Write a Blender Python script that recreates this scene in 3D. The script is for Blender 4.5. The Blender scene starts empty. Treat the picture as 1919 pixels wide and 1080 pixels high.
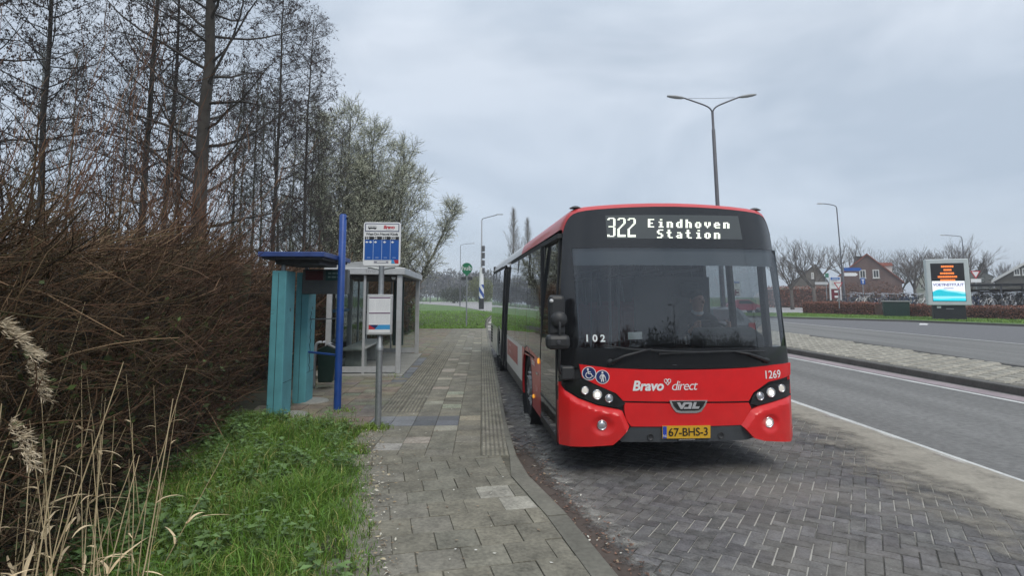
import bpy, bmesh, math, random
from mathutils import Vector, Matrix, noise
R = random.Random(7)
rad = math.radians
sc = bpy.context.scene
COL = sc.collection

# ------------------------------------------------------------ camera
FPX = 1080.0; PITCH = rad(6.0); HOR = 555.0; EYE = 1.84
CY = HOR - FPX*math.tan(PITCH)
cam_d = bpy.data.cameras.new('camera')
cam = bpy.data.objects.new('camera', cam_d); COL.objects.link(cam)
cam.location = (0, 0, EYE); cam.rotation_euler = (rad(90)+PITCH, 0, 0)
cam_d.sensor_width = 36; cam_d.lens = FPX/1919*36
cam_d.shift_y = -(540-CY)/1919
cam_d.clip_end = 4000; cam_d.clip_start = 0.05
sc.camera = cam

# ------------------------------------------------------------ sky, sun, exposure
SUN_EL, SUN_AZ = rad(48), rad(160)
w = bpy.data.worlds.new('World'); sc.world = w; w.use_nodes = True
nt = w.node_tree; nd = nt.nodes; nd.clear(); lk = nt.links.new
out = nd.new('ShaderNodeOutputWorld'); bg = nd.new('ShaderNodeBackground')
sky = nd.new('ShaderNodeTexSky'); sky.sky_type = 'NISHITA'; sky.sun_disc = False
sky.sun_elevation = SUN_EL; sky.sun_rotation = SUN_AZ
tc = nd.new('ShaderNodeTexCoord'); sep = nd.new('ShaderNodeSeparateXYZ'); lk(tc.outputs['Generated'], sep.inputs[0])
mp = nd.new('ShaderNodeMapping'); mp.inputs['Scale'].default_value = (1.0, 1.0, 2.2); lk(tc.outputs['Generated'], mp.inputs[0])
n1 = nd.new('ShaderNodeTexNoise'); n1.inputs['Scale'].default_value = 2.1; n1.inputs['Detail'].default_value = 4; n1.inputs['Roughness'].default_value = .55; n1.inputs['Distortion'].default_value = .5; lk(mp.outputs[0], n1.inputs[0])
r1 = nd.new('ShaderNodeValToRGB'); lk(n1.outputs[0], r1.inputs[0])
r1.color_ramp.elements[0].position = .40; r1.color_ramp.elements[0].color = (.385, .45, .535, 1)
r1.color_ramp.elements[1].position = .62; r1.color_ramp.elements[1].color = (.515, .577, .66, 1)
zr = nd.new('ShaderNodeValToRGB'); lk(sep.outputs[2], zr.inputs[0])   # an overcast dome is brighter towards the zenith
zr.color_ramp.elements[0].position = 0.0; zr.color_ramp.elements[0].color = (1.0, 1.0, 1.0, 1)
zr.color_ramp.elements[1].position = 1.0; zr.color_ramp.elements[1].color = (1.75, 1.7, 1.62, 1)
e = zr.color_ramp.elements.new(.14); e.color = (.93, .94, .95, 1)
e = zr.color_ramp.elements.new(.40); e.color = (1.04, 1.02, 1.0, 1)
mu = nd.new('ShaderNodeMix'); mu.data_type = 'RGBA'; mu.blend_type = 'MULTIPLY'; mu.inputs[0].default_value = 1
lk(r1.outputs[0], mu.inputs[6]); lk(zr.outputs[0], mu.inputs[7])
sk = nd.new('ShaderNodeMix'); sk.data_type = 'RGBA'; sk.blend_type = 'MULTIPLY'; sk.inputs[0].default_value = 1
lk(sky.outputs[0], sk.inputs[6]); sk.inputs[7].default_value = (.085, .085, .085, 1)
mx = nd.new('ShaderNodeMix'); mx.data_type = 'RGBA'; mx.inputs[0].default_value = .90
lk(sk.outputs[2], mx.inputs[6]); lk(mu.outputs[2], mx.inputs[7])
lk(mx.outputs[2], bg.inputs[0]); bg.inputs[1].default_value = 1.0; lk(bg.outputs[0], out.inputs[0])
sd = bpy.data.lights.new('sun', 'SUN'); sd.energy = 1.15; sd.angle = rad(25); sd.color = (1, .94, .84)
so = bpy.data.objects.new('sun', sd); COL.objects.link(so); so.rotation_euler = (rad(90)-SUN_EL, 0, rad(180)-SUN_AZ)
so.location = (0, -10, 30)
sc.view_settings.view_transform = 'Standard'; sc.view_settings.look = 'None'
sc.view_settings.exposure = 0.52; sc.view_settings.gamma = 1
sc.cycles.max_bounces = 8; sc.cycles.transparent_max_bounces = 24

# ------------------------------------------------------------ helpers
def ray(px, py):
    u = (px-959.5)/FPX; v = (CY-py)/FPX; c, s = math.cos(PITCH), math.sin(PITCH)
    return Vector((u, c-v*s, s+v*c))
def gnd(px, py, z=0.0):
    d = ray(px, py); t = (z-EYE)/d.z; return Vector((d.x*t, d.y*t, z))
def at(px, py, Y):
    d = ray(px, py); t = Y/d.y; return Vector((d.x*t, Y, d.z*t+EYE))

MATS = {}
def mat(name, col, rough=.6, metal=0., nscale=0, namt=.15, bump=0, coat=0, attr=False, spec=None, em=None, ems=0, trans=0):
    if name in MATS: return MATS[name]
    m = bpy.data.materials.new(name); m.use_nodes = True; t = m.node_tree; b = t.nodes['Principled BSDF']
    c4 = (*col, 1); b.inputs['Base Color'].default_value = c4; b.inputs['Roughness'].default_value = rough; b.inputs['Metallic'].default_value = metal
    if coat: b.inputs['Coat Weight'].default_value = coat; b.inputs['Coat Roughness'].default_value = .06
    if spec is not None: b.inputs['Specular IOR Level'].default_value = spec
    src = None
    if nscale:
        tcn = t.nodes.new('ShaderNodeTexCoord'); n = t.nodes.new('ShaderNodeTexNoise'); n.inputs['Scale'].default_value = nscale; n.inputs['Detail'].default_value = 5
        t.links.new(tcn.outputs['Object'], n.inputs[0])
        n2 = t.nodes.new('ShaderNodeTexNoise'); n2.inputs['Scale'].default_value = nscale*.13; n2.inputs['Detail'].default_value = 3
        t.links.new(tcn.outputs['Object'], n2.inputs[0])
        ad = t.nodes.new('ShaderNodeMath'); ad.operation = 'ADD'; t.links.new(n.outputs[0], ad.inputs[0]); t.links.new(n2.outputs[0], ad.inputs[1])
        mr = t.nodes.new('ShaderNodeMapRange'); mr.inputs[1].default_value = .6; mr.inputs[2].default_value = 1.4
        mr.inputs[3].default_value = 1-namt; mr.inputs[4].default_value = 1+namt; t.links.new(ad.outputs[0], mr.inputs[0])
        mxn = t.nodes.new('ShaderNodeMix'); mxn.data_type = 'RGBA'; mxn.blend_type = 'MULTIPLY'; mxn.inputs[0].default_value = 1
        mxn.inputs[6].default_value = c4; t.links.new(mr.outputs[0], mxn.inputs[7]); src = mxn.outputs[2]
        if bump:
            bp = t.nodes.new('ShaderNodeBump'); bp.inputs['Strength'].default_value = bump; bp.inputs['Distance'].default_value = .01
            t.links.new(n.outputs[0], bp.inputs['Height']); t.links.new(bp.outputs[0], b.inputs['Normal'])
    if attr:
        a = t.nodes.new('ShaderNodeAttribute'); a.attribute_name = 'tint'
        m2 = t.nodes.new('ShaderNodeMix'); m2.data_type = 'RGBA'; m2.blend_type = 'MULTIPLY'; m2.inputs[0].default_value = 1
        if src: t.links.new(src, m2.inputs[6])
        else: m2.inputs[6].default_value = c4
        t.links.new(a.outputs['Color'], m2.inputs[7]); src = m2.outputs[2]
    if src: t.links.new(src, b.inputs['Base Color'])
    if em: b.inputs['Emission Color'].default_value = (*em, 1); b.inputs['Emission Strength'].default_value = ems
    if trans: b.inputs['Transmission Weight'].default_value = trans
    MATS[name] = m; return m

def glass(name, tint=(.6, .65, .65), refl=1.0, base=.03, ior=1.5, rough=0.0):
    if name in MATS: return MATS[name]
    m = bpy.data.materials.new(name); m.use_nodes = True; t = m.node_tree; t.nodes.clear()
    o = t.nodes.new('ShaderNodeOutputMaterial'); mxs = t.nodes.new('ShaderNodeMixShader')
    tr = t.nodes.new('ShaderNodeBsdfTransparent'); tr.inputs[0].default_value = (*tint, 1)
    gl = t.nodes.new('ShaderNodeBsdfGlossy'); gl.inputs['Roughness'].default_value = rough; gl.inputs[0].default_value = (.95, .97, 1, 1)
    fr = t.nodes.new('ShaderNodeFresnel'); fr.inputs[0].default_value = ior
    ma = t.nodes.new('ShaderNodeMath'); ma.operation = 'MULTIPLY_ADD'; ma.inputs[1].default_value = refl; ma.inputs[2].default_value = base; ma.use_clamp = True
    tn = t.nodes.new('ShaderNodeTexCoord'); nz = t.nodes.new('ShaderNodeTexNoise'); nz.inputs['Scale'].default_value = 1.3
    t.links.new(tn.outputs['Object'], nz.inputs[0]); bp = t.nodes.new('ShaderNodeBump'); bp.inputs['Strength'].default_value = .02; bp.inputs['Distance'].default_value = .2
    t.links.new(nz.outputs[0], bp.inputs['Height']); t.links.new(bp.outputs[0], gl.inputs['Normal'])
    t.links.new(fr.outputs[0], ma.inputs[0]); t.links.new(ma.outputs[0], mxs.inputs[0]); t.links.new(tr.outputs[0], mxs.inputs[1]); t.links.new(gl.outputs[0], mxs.inputs[2])
    t.links.new(mxs.outputs[0], o.inputs[0]); MATS[name] = m; return m

def emit(name, col, s): return mat(name, (.02, .02, .02), .5, em=col, ems=s)

class MB:
    """collects shapes; build() links them as ONE mesh object"""
    def __init__(s): s.v = []; s.f = []; s.mi = []; s.t = []; s.cm = 0; s.ct = (1, 1, 1)
    def face(s, idx): s.f.append(tuple(idx)); s.mi.append(s.cm); s.t.append(s.ct)
    def poly(s, pts):
        i = len(s.v); s.v += [tuple(p) for p in pts]; s.face(range(i, i+len(pts)))
    def box(s, c, d, rz=0, rx=0, ry=0, taper=1.0):
        M = Matrix.Translation(c) @ Matrix.Rotation(rz, 4, 'Z') @ Matrix.Rotation(ry, 4, 'Y') @ Matrix.Rotation(rx, 4, 'X')
        i = len(s.v)
        for z in (-.5, .5):
            k = taper if z > 0 else 1
            for x, y in ((-.5, -.5), (.5, -.5), (.5, .5), (-.5, .5)):
                s.v.append(tuple(M @ Vector((x*d[0]*k, y*d[1]*k, z*d[2]))))
        for q in ((3, 2, 1, 0), (4, 5, 6, 7), (0, 1, 5, 4), (1, 2, 6, 5), (2, 3, 7, 6), (3, 0, 4, 7)): s.face([i+k for k in q])
    def bbox(s, a, b):   # box from two corners
        s.box([(p+q)/2 for p, q in zip(a, b)], [abs(q-p) for p, q in zip(a, b)])
    def tube(s, pts, r, n=6, cap=True):
        pts = [Vector(p) for p in pts]; k = len(pts)
        rs = r if isinstance(r, (list, tuple)) else [r]*k
        rings = []; ref = None
        for j, p in enumerate(pts):
            d = (pts[min(j+1, k-1)]-pts[max(j-1, 0)])
            if d.length < 1e-9: d = Vector((0, 0, 1))
            d.normalize()
            if ref is None: ref = Vector((1, 0, 0)) if abs(d.x) < .8 else Vector((0, 1, 0))
            a = d.cross(ref)
            if a.length < 1e-6: ref = Vector((0, 0, 1)); a = d.cross(ref)
            a.normalize(); b = d.cross(a); ref = b.cross(d)*1.0 if False else ref
            i = len(s.v); rings.append(i)
            for q in range(n):
                an = 2*math.pi*q/n; s.v.append(tuple(p+(a*math.cos(an)+b*math.sin(an))*rs[j]))
        for j in range(k-1):
            for q in range(n):
                q2 = (q+1) % n; s.face((rings[j]+q, rings[j+1]+q, rings[j+1]+q2, rings[j]+q2))
        if cap and n > 2:
            s.face([rings[0]+q for q in range(n)]); s.face([rings[-1]+q for q in reversed(range(n))])
    def lathe(s, prof, c=(0, 0, 0), axis='Z', n=24, M=None):
        i0 = len(s.v); m = len(prof)
        for q in range(n):
            a = 2*math.pi*q/n
            for r, h in prof:
                p = Vector((r*math.cos(a), r*math.sin(a), h))
                if axis == 'X': p = Vector((p.z, p.x, p.y))
                if axis == 'Y': p = Vector((p.x, -p.z, p.y)) if False else Vector((p.x, p.z, p.y))
                if M: p = M @ p
                s.v.append(tuple(p+Vector(c)))
        for q in range(n):
            q2 = (q+1) % n
            for j in range(m-1): s.face((i0+q*m+j, i0+q2*m+j, i0+q2*m+j+1, i0+q*m+j+1))
    def prism(s, pts2, z0, z1, f=None):
        """outline of 2-D points extruded z0..z1; f maps (x,y,z)->3-D"""
        f = f or (lambda x, y, z: (x, y, z)); n = len(pts2); i = len(s.v)
        for z in (z0, z1):
            for x, y in pts2: s.v.append(tuple(f(x, y, z)))
        s.face([i+k for k in reversed(range(n))]); s.face([i+n+k for k in range(n)])
        for k in range(n): s.face((i+k, i+(k+1) % n, i+n+(k+1) % n, i+n+k))
    def add(s, mesh, M=None, fn=None):
        i = len(s.v)
        for v in mesh.vertices:
            p = v.co.copy()
            if fn: p = Vector(fn(p))
            s.v.append(tuple(M @ p) if M else tuple(p))
        for p in mesh.polygons: s.face([i+k for k in p.vertices])
    def build(s, name, mats, parent=None, smooth=False, bevel=0, loc=None, tint=False, fixn=False, autosm=None):
        me = bpy.data.meshes.new(name); me.from_pydata(s.v, [], s.f)
        for m in (mats if isinstance(mats, (list, tuple)) else [mats]): me.materials.append(m)
        me.polygons.foreach_set('material_index', s.mi)
        if tint:
            at_ = me.attributes.new('tint', 'FLOAT_COLOR', 'FACE'); fl = []
            for t in s.t: fl += [t[0], t[1], t[2], 1]
            at_.data.foreach_set('color', fl)
        if fixn:
            bm = bmesh.new(); bm.from_mesh(me); bmesh.ops.remove_doubles(bm, verts=bm.verts, dist=1e-5); bmesh.ops.recalc_face_normals(bm, faces=bm.faces); bm.to_mesh(me); bm.free()
        if smooth: me.polygons.foreach_set('use_smooth', [True]*len(me.polygons))
        if autosm: me.polygons.foreach_set('use_smooth', [True]*len(me.polygons)); me.set_sharp_from_angle(angle=rad(autosm))
        me.update()
        o = bpy.data.objects.new(name, me); COL.objects.link(o)
        if parent: o.parent = parent
        if loc is not None: o.location = loc
        if bevel:
            bv = o.modifiers.new('bevel', 'BEVEL'); bv.width = bevel; bv.segments = 2; bv.limit_method = 'ANGLE'; bv.angle_limit = rad(40)
        return o

def thing(name, label, cat, loc=(0, 0, 0), rz=0, group=None):
    o = bpy.data.objects.new(name, None); COL.objects.link(o); o.location = loc; o.rotation_euler = (0, 0, rz); o.empty_display_size = .2
    o['label'] = label; o['category'] = cat
    if group: o['group'] = group
    return o
def tag(o, label, cat, group=None):
    o['label'] = label; o['category'] = cat
    if group: o['group'] = group
    return o
def struct(o): o['kind'] = 'structure'; return o
def stuff(o, label, cat): o['kind'] = 'stuff'; o['label'] = label; o['category'] = cat; return o
def copy_tree(o, parent=None):
    c = o.copy(); COL.objects.link(c)
    if parent: c.parent = parent
    for ch in list(o.children): copy_tree(ch, c)
    return c

def text_mesh(s, size=1., shear=0, bold=0, align='CENTER', space=1.0):
    cu = bpy.data.curves.new('t', 'FONT'); cu.body = s; cu.size = size; cu.shear = shear; cu.offset = bold; cu.align_x = align; cu.align_y = 'CENTER'; cu.space_character = space
    cu.resolution_u = 3
    o = bpy.data.objects.new('t', cu); COL.objects.link(o)
    dg = bpy.context.evaluated_depsgraph_get(); me = bpy.data.meshes.new_from_object(o.evaluated_get(dg))
    bpy.data.objects.remove(o); bpy.data.curves.remove(cu); return me

def smoothpts(pts, sub=6):
    """Catmull-Rom through points"""
    P = [Vector(p) for p in pts]; outp = []
    for i in range(len(P)-1):
        a, b, c, d = P[max(i-1, 0)], P[i], P[i+1], P[min(i+2, len(P)-1)]
        for k in range(sub):
            t = k/sub
            outp.append(.5*((2*b)+(c-a)*t+(2*a-5*b+4*c-d)*t*t+(3*b-a-3*c+d)*t**3))
    outp.append(P[-1]); return outp
# ============================================================ SETTING: ground, roads, pavement
def lerp(a, b, t): return a+(b-a)*t
def poly_at(pl, Y):       # x of a polyline (sorted by y) at Y
    for (x0, y0), (x1, y1) in zip(pl, pl[1:]):
        if y0 <= Y <= y1: return lerp(x0, x1, (Y-y0)/(y1-y0))
    return pl[0][0] if Y < pl[0][1] else pl[-1][0]
KERB = [(2.6, -3.48), (1.62, 0.87), (1.05, 2.44), (.67, 3.65), (.44, 4.7), (.16, 5.7), (.05, 6.4), (-.07, 8), (-.18, 10.13), (-.43, 14.93), (-.71, 19.6), (-1.1, 27), (-1.42, 33.79), (-1.7, 40.94), (-1.75, 50.52), (-1.6, 60.97)]
PAVL = [(-.2, -3.48), (-.55, 2.26), (-.80, 3.65), (-1.14, 4.82), (-1.56, 6.4), (-1.92, 7.75)]
PZ = .14
def fbm(x, y, z=0, s=1): return noise.fractal(Vector((x*s, y*s, z)), 1, 2, 4)

grass_ground = mat('grass_ground', (.085, .15, .036), .95, nscale=3, namt=.5, bump=.4)
asphalt = mat('asphalt', (.185, .182, .176), .95, nscale=90, namt=.35, bump=.15, spec=.2)
def wear(m):
    t = m.node_tree; b = t.nodes['Principled BSDF']; src = b.inputs['Base Color'].links[0].from_socket; c = t.nodes.new('ShaderNodeTexCoord'); mp_ = t.nodes.new('ShaderNodeMapping'); mp_.inputs['Scale'].default_value = (1.1, .06, 1); n = t.nodes.new('ShaderNodeTexNoise'); n.inputs['Scale'].default_value = 1.0; n.inputs['Detail'].default_value = 4
    t.links.new(c.outputs['Object'], mp_.inputs[0]); t.links.new(mp_.outputs[0], n.inputs[0]); r = t.nodes.new('ShaderNodeMapRange'); r.inputs[1].default_value = .3; r.inputs[2].default_value = .7; r.inputs[3].default_value = .78; r.inputs[4].default_value = 1.18; t.links.new(n.outputs[0], r.inputs[0])
    x = t.nodes.new('ShaderNodeMix'); x.data_type = 'RGBA'; x.blend_type = 'MULTIPLY'; x.inputs[0].default_value = 1; t.links.new(src, x.inputs[6]); t.links.new(r.outputs[0], x.inputs[7]); t.links.new(x.outputs[2], b.inputs['Base Color'])
wear(asphalt)
asphalt_dark = mat('asphalt_dark', (.135, .133, .138), .95, nscale=50, namt=.4, bump=.4)
asphalt_pale = mat('asphalt_pale', (.30, .29, .285), .9, nscale=20, namt=.2)
soil = mat('soil', (.075, .06, .045), .95, nscale=14, namt=.5, bump=.6)
concrete = mat('concrete', (.27, .265, .24), .85, nscale=25, namt=.25, bump=.3)
paint = mat('road_paint', (.52, .52, .50), .7, nscale=22, namt=.3)

g = MB(); g.poly([(-700, -300, -.06), (700, -300, -.06), (700, 900, -.06), (-700, 900, -.06)]); struct(g.build('ground', grass_ground))
g = MB(); g.poly([(-6, -26.13, -.012), (60, -26.13, -.012), (60, 60.1, -.012), (-2.2, 60.1, -.012), (-2.2, 34.84, -.012)]); struct(g.build('road', asphalt))
# side street on the right, cross street far on the left
g = MB(); g.poly([(-2.1, 60.11, -.012), (140, 60.11, -.012), (140, 94.06, -.012), (-2, 97.55, -.012)]); struct(g.build('side_road', asphalt_pale))
g = MB(); g.poly([(-1.9, 60.1, .135), (-1.75, 97.37, .135), (-2.2, 165.48, .135), (-160, 187.26, .135), (-160, 161.13, .135), (-24, 139.35, .135), (-9, 97.55, .135), (-3.2, 66.19, .135)]); struct(g.build('cross_road', asphalt_pale))

# left ground: a sheet that rises a little under the hedge
g = MB(); xs = [0, .25, .6, 1, 1.5, 2, 2.6, 3.3, 4.5, 7, 12, 25, 60, 160]; ys = [-12, -4, 0, 1.3, 2.2, 2.8, 3.3, 3.8, 4.3, 4.9, 5.4, 5.9, 6.4, 7, 7.5, 8.2, 9.6, 12, 17.4, 26, 33, 40, 50, 59.22]
for y in ys:
    kx = poly_at(KERB, y)-.1
    for x in xs:
        z = .112+(.05*fbm(x, y, 3, .7) if x > 1.6 and y < 10 else 0)+(.12 if x > 4 and y < 34 else 0)
        g.v.append((kx-x, y, z))
n = len(xs)
for j in range(len(ys)-1):
    for i in range(n-1): g.face((j*n+i, j*n+i+1, (j+1)*n+i+1, (j+1)*n+i))
struct(g.build('verge_ground', mat('verge_soil', (.05, .05, .028), .95, nscale=9, namt=.5, bump=.8), smooth=True))
g = MB(); g.poly([(-1.75, 59.23, .11), (-1.9, 60.1, .11), (-3.2, 66.19, .11), (-9, 97.55, .11), (-24, 139.35, .11), (-160, 161.13, .11), (-160, 59.23, .11)]); struct(g.build('verge_ground', grass_ground))
# ---- pavement bedding
g = MB(); L = []; Rr = []
for y in [-3.48, .87, 2.44, 3.65, 4.7, 5.7, 6.4, 7.75]: L.append((poly_at(PAVL, y), y)); Rr.append((poly_at(KERB, y), y))
L += [(-2.9, 7.88), (-4.3, 8.36), (-4.6, 20.9), (-5.0, 30.66)]
for y in (8, 10.13, 14.93, 19.6, 27, 30.66): Rr.append((poly_at(KERB, y), y))
bed = L[::-1]+Rr
for (a, b) in zip(range(len(Rr)-1), range(1, len(Rr))):
    ya, yb = Rr[a][1], Rr[b][1]
    def lx(y): return poly_at(L[:8], y) if y <= 7.75 else poly_at([(-2.4, 7.8), (-4.3, 8.36), (-4.6, 21), (-5., 30.7)], y)
    g.poly([(lx(ya), ya, PZ-.012), (Rr[a][0]-.03, ya, PZ-.012), (Rr[b][0]-.03, yb, PZ-.012), (lx(yb), yb, PZ-.012)])
struct(g.build('pavement_bedding', mat('joint_dirt', (.14, .13, .10), .95, nscale=18, namt=.5, bump=.5)))

# ---- kerb stones
def strip_along(pl, off0, off1, step=1.0):
    """segments along a polyline cut every `step`; yields left/right corner pairs"""
    pts = [Vector((x, y)) for x, y in pl]; P = []; 
    for a, b in zip(pts, pts[1:]):
        m = max(1, round((b-a).length/step))
        for k in range(m): P.append(a.lerp(b, k/m))
    P.append(pts[-1]); o = []
    for i, p in enumerate(P):
        d = (P[min(i+1, len(P)-1)]-P[max(i-1, 0)]).normalized(); nn = Vector((-d.y, d.x)); o.append((p+nn*off0, p+nn*off1))
    return o
g = MB(); ko = [(a, a+(b-a)*(1 if a.y < 6.35 else .45)) for a, b in strip_along(KERB, 0, .17)]
for (a0, a1), (b0, b1) in zip(ko, ko[1:]):
    k = R.uniform(.82, 1.1); g.ct = (k, k, k*.98); h = PZ+.004+R.uniform(-.003, .003); d = (b0-a0)*.006
    p = [a0+d, b0-d, b1-d, a1+d]; sl = (a0-a1)*.09
    i = len(g.v)
    g.v += [(p[0].x+sl.x, p[0].y, -.03), (p[1].x+sl.x, p[1].y, -.03), (p[1].x, p[1].y, h-.012), (p[0].x, p[0].y, h-.012), (p[0].x-sl.x, p[0].y-sl.y, h), (p[1].x-sl.x, p[1].y-sl.y, h), (p[2].x, p[2].y, h), (p[3].x, p[3].y, h), (p[2].x, p[2].y, -.03), (p[3].x, p[3].y, -.03)]
    for q in ((0, 1, 2, 3), (3, 2, 5, 4), (4, 5, 6, 7), (7, 6, 8, 9), (0, 3, 4, 7, 9), (1, 8, 6, 5, 2)): g.face([i+t for t in q])
struct(g.build('kerb', mat('kerb_stone', (.165, .158, .132), .85, nscale=30, namt=.3, bump=.3, attr=True), tint=True, fixn=False))

# ---- paving slabs
def clip(poly, p, nrm):
    """keep the part of a convex polygon where (q-p).nrm<=0"""
    o = []
    for i in range(len(poly)):
        a, b = poly[i], poly[(i+1) % len(poly)]; da, db = (a-p).dot(nrm), (b-p).dot(nrm)
        if da <= 0: o.append(a)
        if (da < 0) != (db < 0) and da != db: o.append(a.lerp(b, da/(da-db)))
    return o
def kerb_clip(q, off):
    ym = sum(p.y for p in q)/len(q)
    for (x0, y0), (x1, y1) in zip(KERB, KERB[1:]):
        if y1 < ym-.8 or y0 > ym+.8: continue
        d = Vector((x1-x0, y1-y0)).normalized(); nn = Vector((d.y, -d.x))
        # a concave/convex corner: clip only by the segment beside the slab
        if y0-.02 <= ym <= y1+.02: q = clip(q, Vector((x0, y0))-nn*off, nn)
    return q
def slab(g, q, z0, z1, ch=.0025):
    if len(q) < 3: return
    c = sum(q, Vector((0, 0)))/len(q); n = len(q); i = len(g.v)
    A = abs(sum(q[k].x*q[(k+1) % n].y-q[(k+1) % n].x*q[k].y for k in range(n)))/2
    if A < .004: return
    tx, ty = R.uniform(-.012, .012), R.uniform(-.012, .012)
    for p in q: g.v.append((p.x, p.y, z0))
    for p in q: g.v.append((p.x, p.y, z1-ch+(p.x-c.x)*tx+(p.y-c.y)*ty))
    for p in q:
        r = c+(p-c)*(1-ch*1.6/max((p-c).length, .03)); g.v.append((r.x, r.y, z1+(p.x-c.x)*tx+(p.y-c.y)*ty))
    for k in range(n):
        k2 = (k+1) % n; g.face((i+k, i+k2, i+n+k2, i+n+k)); g.face((i+n+k, i+n+k2, i+2*n+k2, i+2*n+k))
    g.face([i+2*n+k for k in range(n)])
def rq(o, ux, uy, a0, a1, b0, b1, gap=.004):
    return [o+ux*(a0+gap)+uy*(b0+gap), o+ux*(a1-gap)+uy*(b0+gap), o+ux*(a1-gap)+uy*(b1-gap), o+ux*(a0+gap)+uy*(b1-gap)]
TG = [(.98, .97, .9), (.93, .93, .87), (1.04, 1.01, .92), (.91, .89, .82), (1, .98, .94)]
def rt(k=1.0):
    t = R.choice(TG); m = R.uniform(.94, 1.05)*k; return tuple(c*m for c in t)
pv = MB(); T = .30
# near field: running bond turned with the tapering kerb
ang = rad(13); ux = Vector((math.cos(ang), math.sin(ang))); uy = Vector((-math.sin(ang), math.cos(ang))); o = Vector((.05, 6.36))
LPT = [gnd(932, 922, PZ).to_2d(), gnd(983, 943, PZ).to_2d(), gnd(782, 812, PZ).to_2d()]
for r in range(-40, 6):
    for c in range(-14, 4):
        sh = .15 if r % 2 else 0
        q = rq(o, ux, uy, c*T+sh, c*T+T+sh, r*T, r*T+T, R.uniform(.001, .006))
        m = sum(q, Vector((0, 0)))/4
        if m.x < poly_at(PAVL, m.y)-.25 or m.x > poly_at(KERB, m.y)+.2: continue
        q = clip(q, Vector((.05, 6.36)), Vector((.04, 1)).normalized())
        if len(q) < 3: continue
        q = kerb_clip(q, .174)
        if len(q) < 3: continue
        lt = any(abs((m-k).dot(ux)) < .15 and abs((m-k).dot(uy)) < .15 for k in LPT)
        pv.ct = tuple(1.5*x for x in (1, 1, .99)) if lt else rt(.92); slab(pv, q, PZ-.03, PZ+R.uniform(-.003, .003))
# platform: straight columns
d = Vector((-.052, 1)).normalized(); uy = d; ux = Vector((d.y, -d.x)); o = Vector((.04, 6.37))
LT = {(1, 4), (2, 5), (0, 6), (1, 9), (2, 10), (1, 12), (1, 13), (2, 15), (2, 19), (1, 21), (2, 23), (2, 24), (1, 28), (2, 31), (1, 36), (0, 39), (1, 42), (2, 46), (0, 49), (2, 53), (0, 57), (1, 60), (2, 62), (1, 66), (2, 70), (0, 72), (1, 76), (2, 2), (3, 1)}
tac = MB(); rib = MB(); blue = MB()
for r in range(0, 82):
    b0 = r*T
    # ribbed edge blocks
    q = rq(o, ux, uy, -.37, -.062, b0, b0+T, .003); q = kerb_clip(q, .080); 
    if r < 44:
        rib.ct = rt(.78); slab(rib, q, PZ-.03, PZ+.001)
        rib.ct = rt(1.3)
        for k in range(6):
            for s_ in range(3):
                rib.box(tuple((o+ux*(-.35+k*.049+.01)+uy*(b0+.05+s_*.095)).to_3d()+Vector((0, 0, PZ+.0025))), (.026, .084, .010), rz=math.atan2(-d.x, d.y))
    else: pv.ct = rt(1.05); slab(pv, q, PZ-.03, PZ)
    for c in range(0, 14):
        a1 = -.375-c*T; a0 = a1-T
        q = rq(o, ux, uy, a0, a1, b0, b0+T, R.uniform(.001, .0045)); m = sum(q, Vector((0, 0)))/4
        lim = poly_at(PAVL, m.y) if m.y < 7.75 else poly_at([(-2.0, 7.75), (-2.6, 7.97), (-4.2, 8.27), (-4.6, 21), (-5., 30.7)], m.y)
        if m.x < lim or m.y > 30.6: continue
        if c in (3, 4) and 8 <= r < 52:
            tac.ct = rt(.72); slab(tac, q, PZ-.03, PZ); tac.ct = rt(1.15)
            for k in range(5):
                for s_ in range(4): tac.box(tuple((o+ux*(a0+.04+k*.055)+uy*(b0+.04+s_*.073)).to_3d()+Vector((0, 0, PZ+.0025))), (.026, .055, .007), rz=math.atan2(-d.x, d.y))
        elif c in (1, 2, 3, 4) and r in (5, 6): blue.ct = rt(R.choice((.75, 1, 1.15))); slab(blue, q, PZ-.03, PZ+.001)
        elif c == 5 and 18 <= r < 34 and r % 7 != 5: blue.ct = rt(R.choice((.8, 1, 1.2))); slab(blue, q, PZ-.03, PZ+.001)
        else:
            pv.ct = tuple(R.uniform(1.4, 1.65)*x for x in (1, .985, .93)) if (c, r) in LT else (rt(.95) if c < 5 else tuple(x*R.uniform(.8, 1.0) for x in (1, .94, .82)))
            slab(pv, q, PZ-.03, PZ+R.uniform(-.002, .002)*(1 if c < 5 else 2.5))
slabm = mat('paving_slab', (.205, .195, .166), .9, nscale=38, namt=.5, bump=.45, attr=True)
struct(pv.build('pavement', slabm, tint=True)); struct(tac.build('tactile_paving', slabm, tint=True)); struct(rib.build('ribbed_paving', slabm, tint=True))
struct(blue.build('pavement_row', mat('blue_slab', (.155, .165, .19), .75, nscale=30, namt=.3, bump=.2, attr=True), tint=True))
# concrete pad of the shelter
g = MB(); g.prism([(-4.6, 12.41), (-2.32, 12.41), (-2.62, 17.07), (-4.75, 17.07)], PZ-.05, PZ+.035); struct(g.build('shelter_pad', concrete, bevel=.008))

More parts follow.
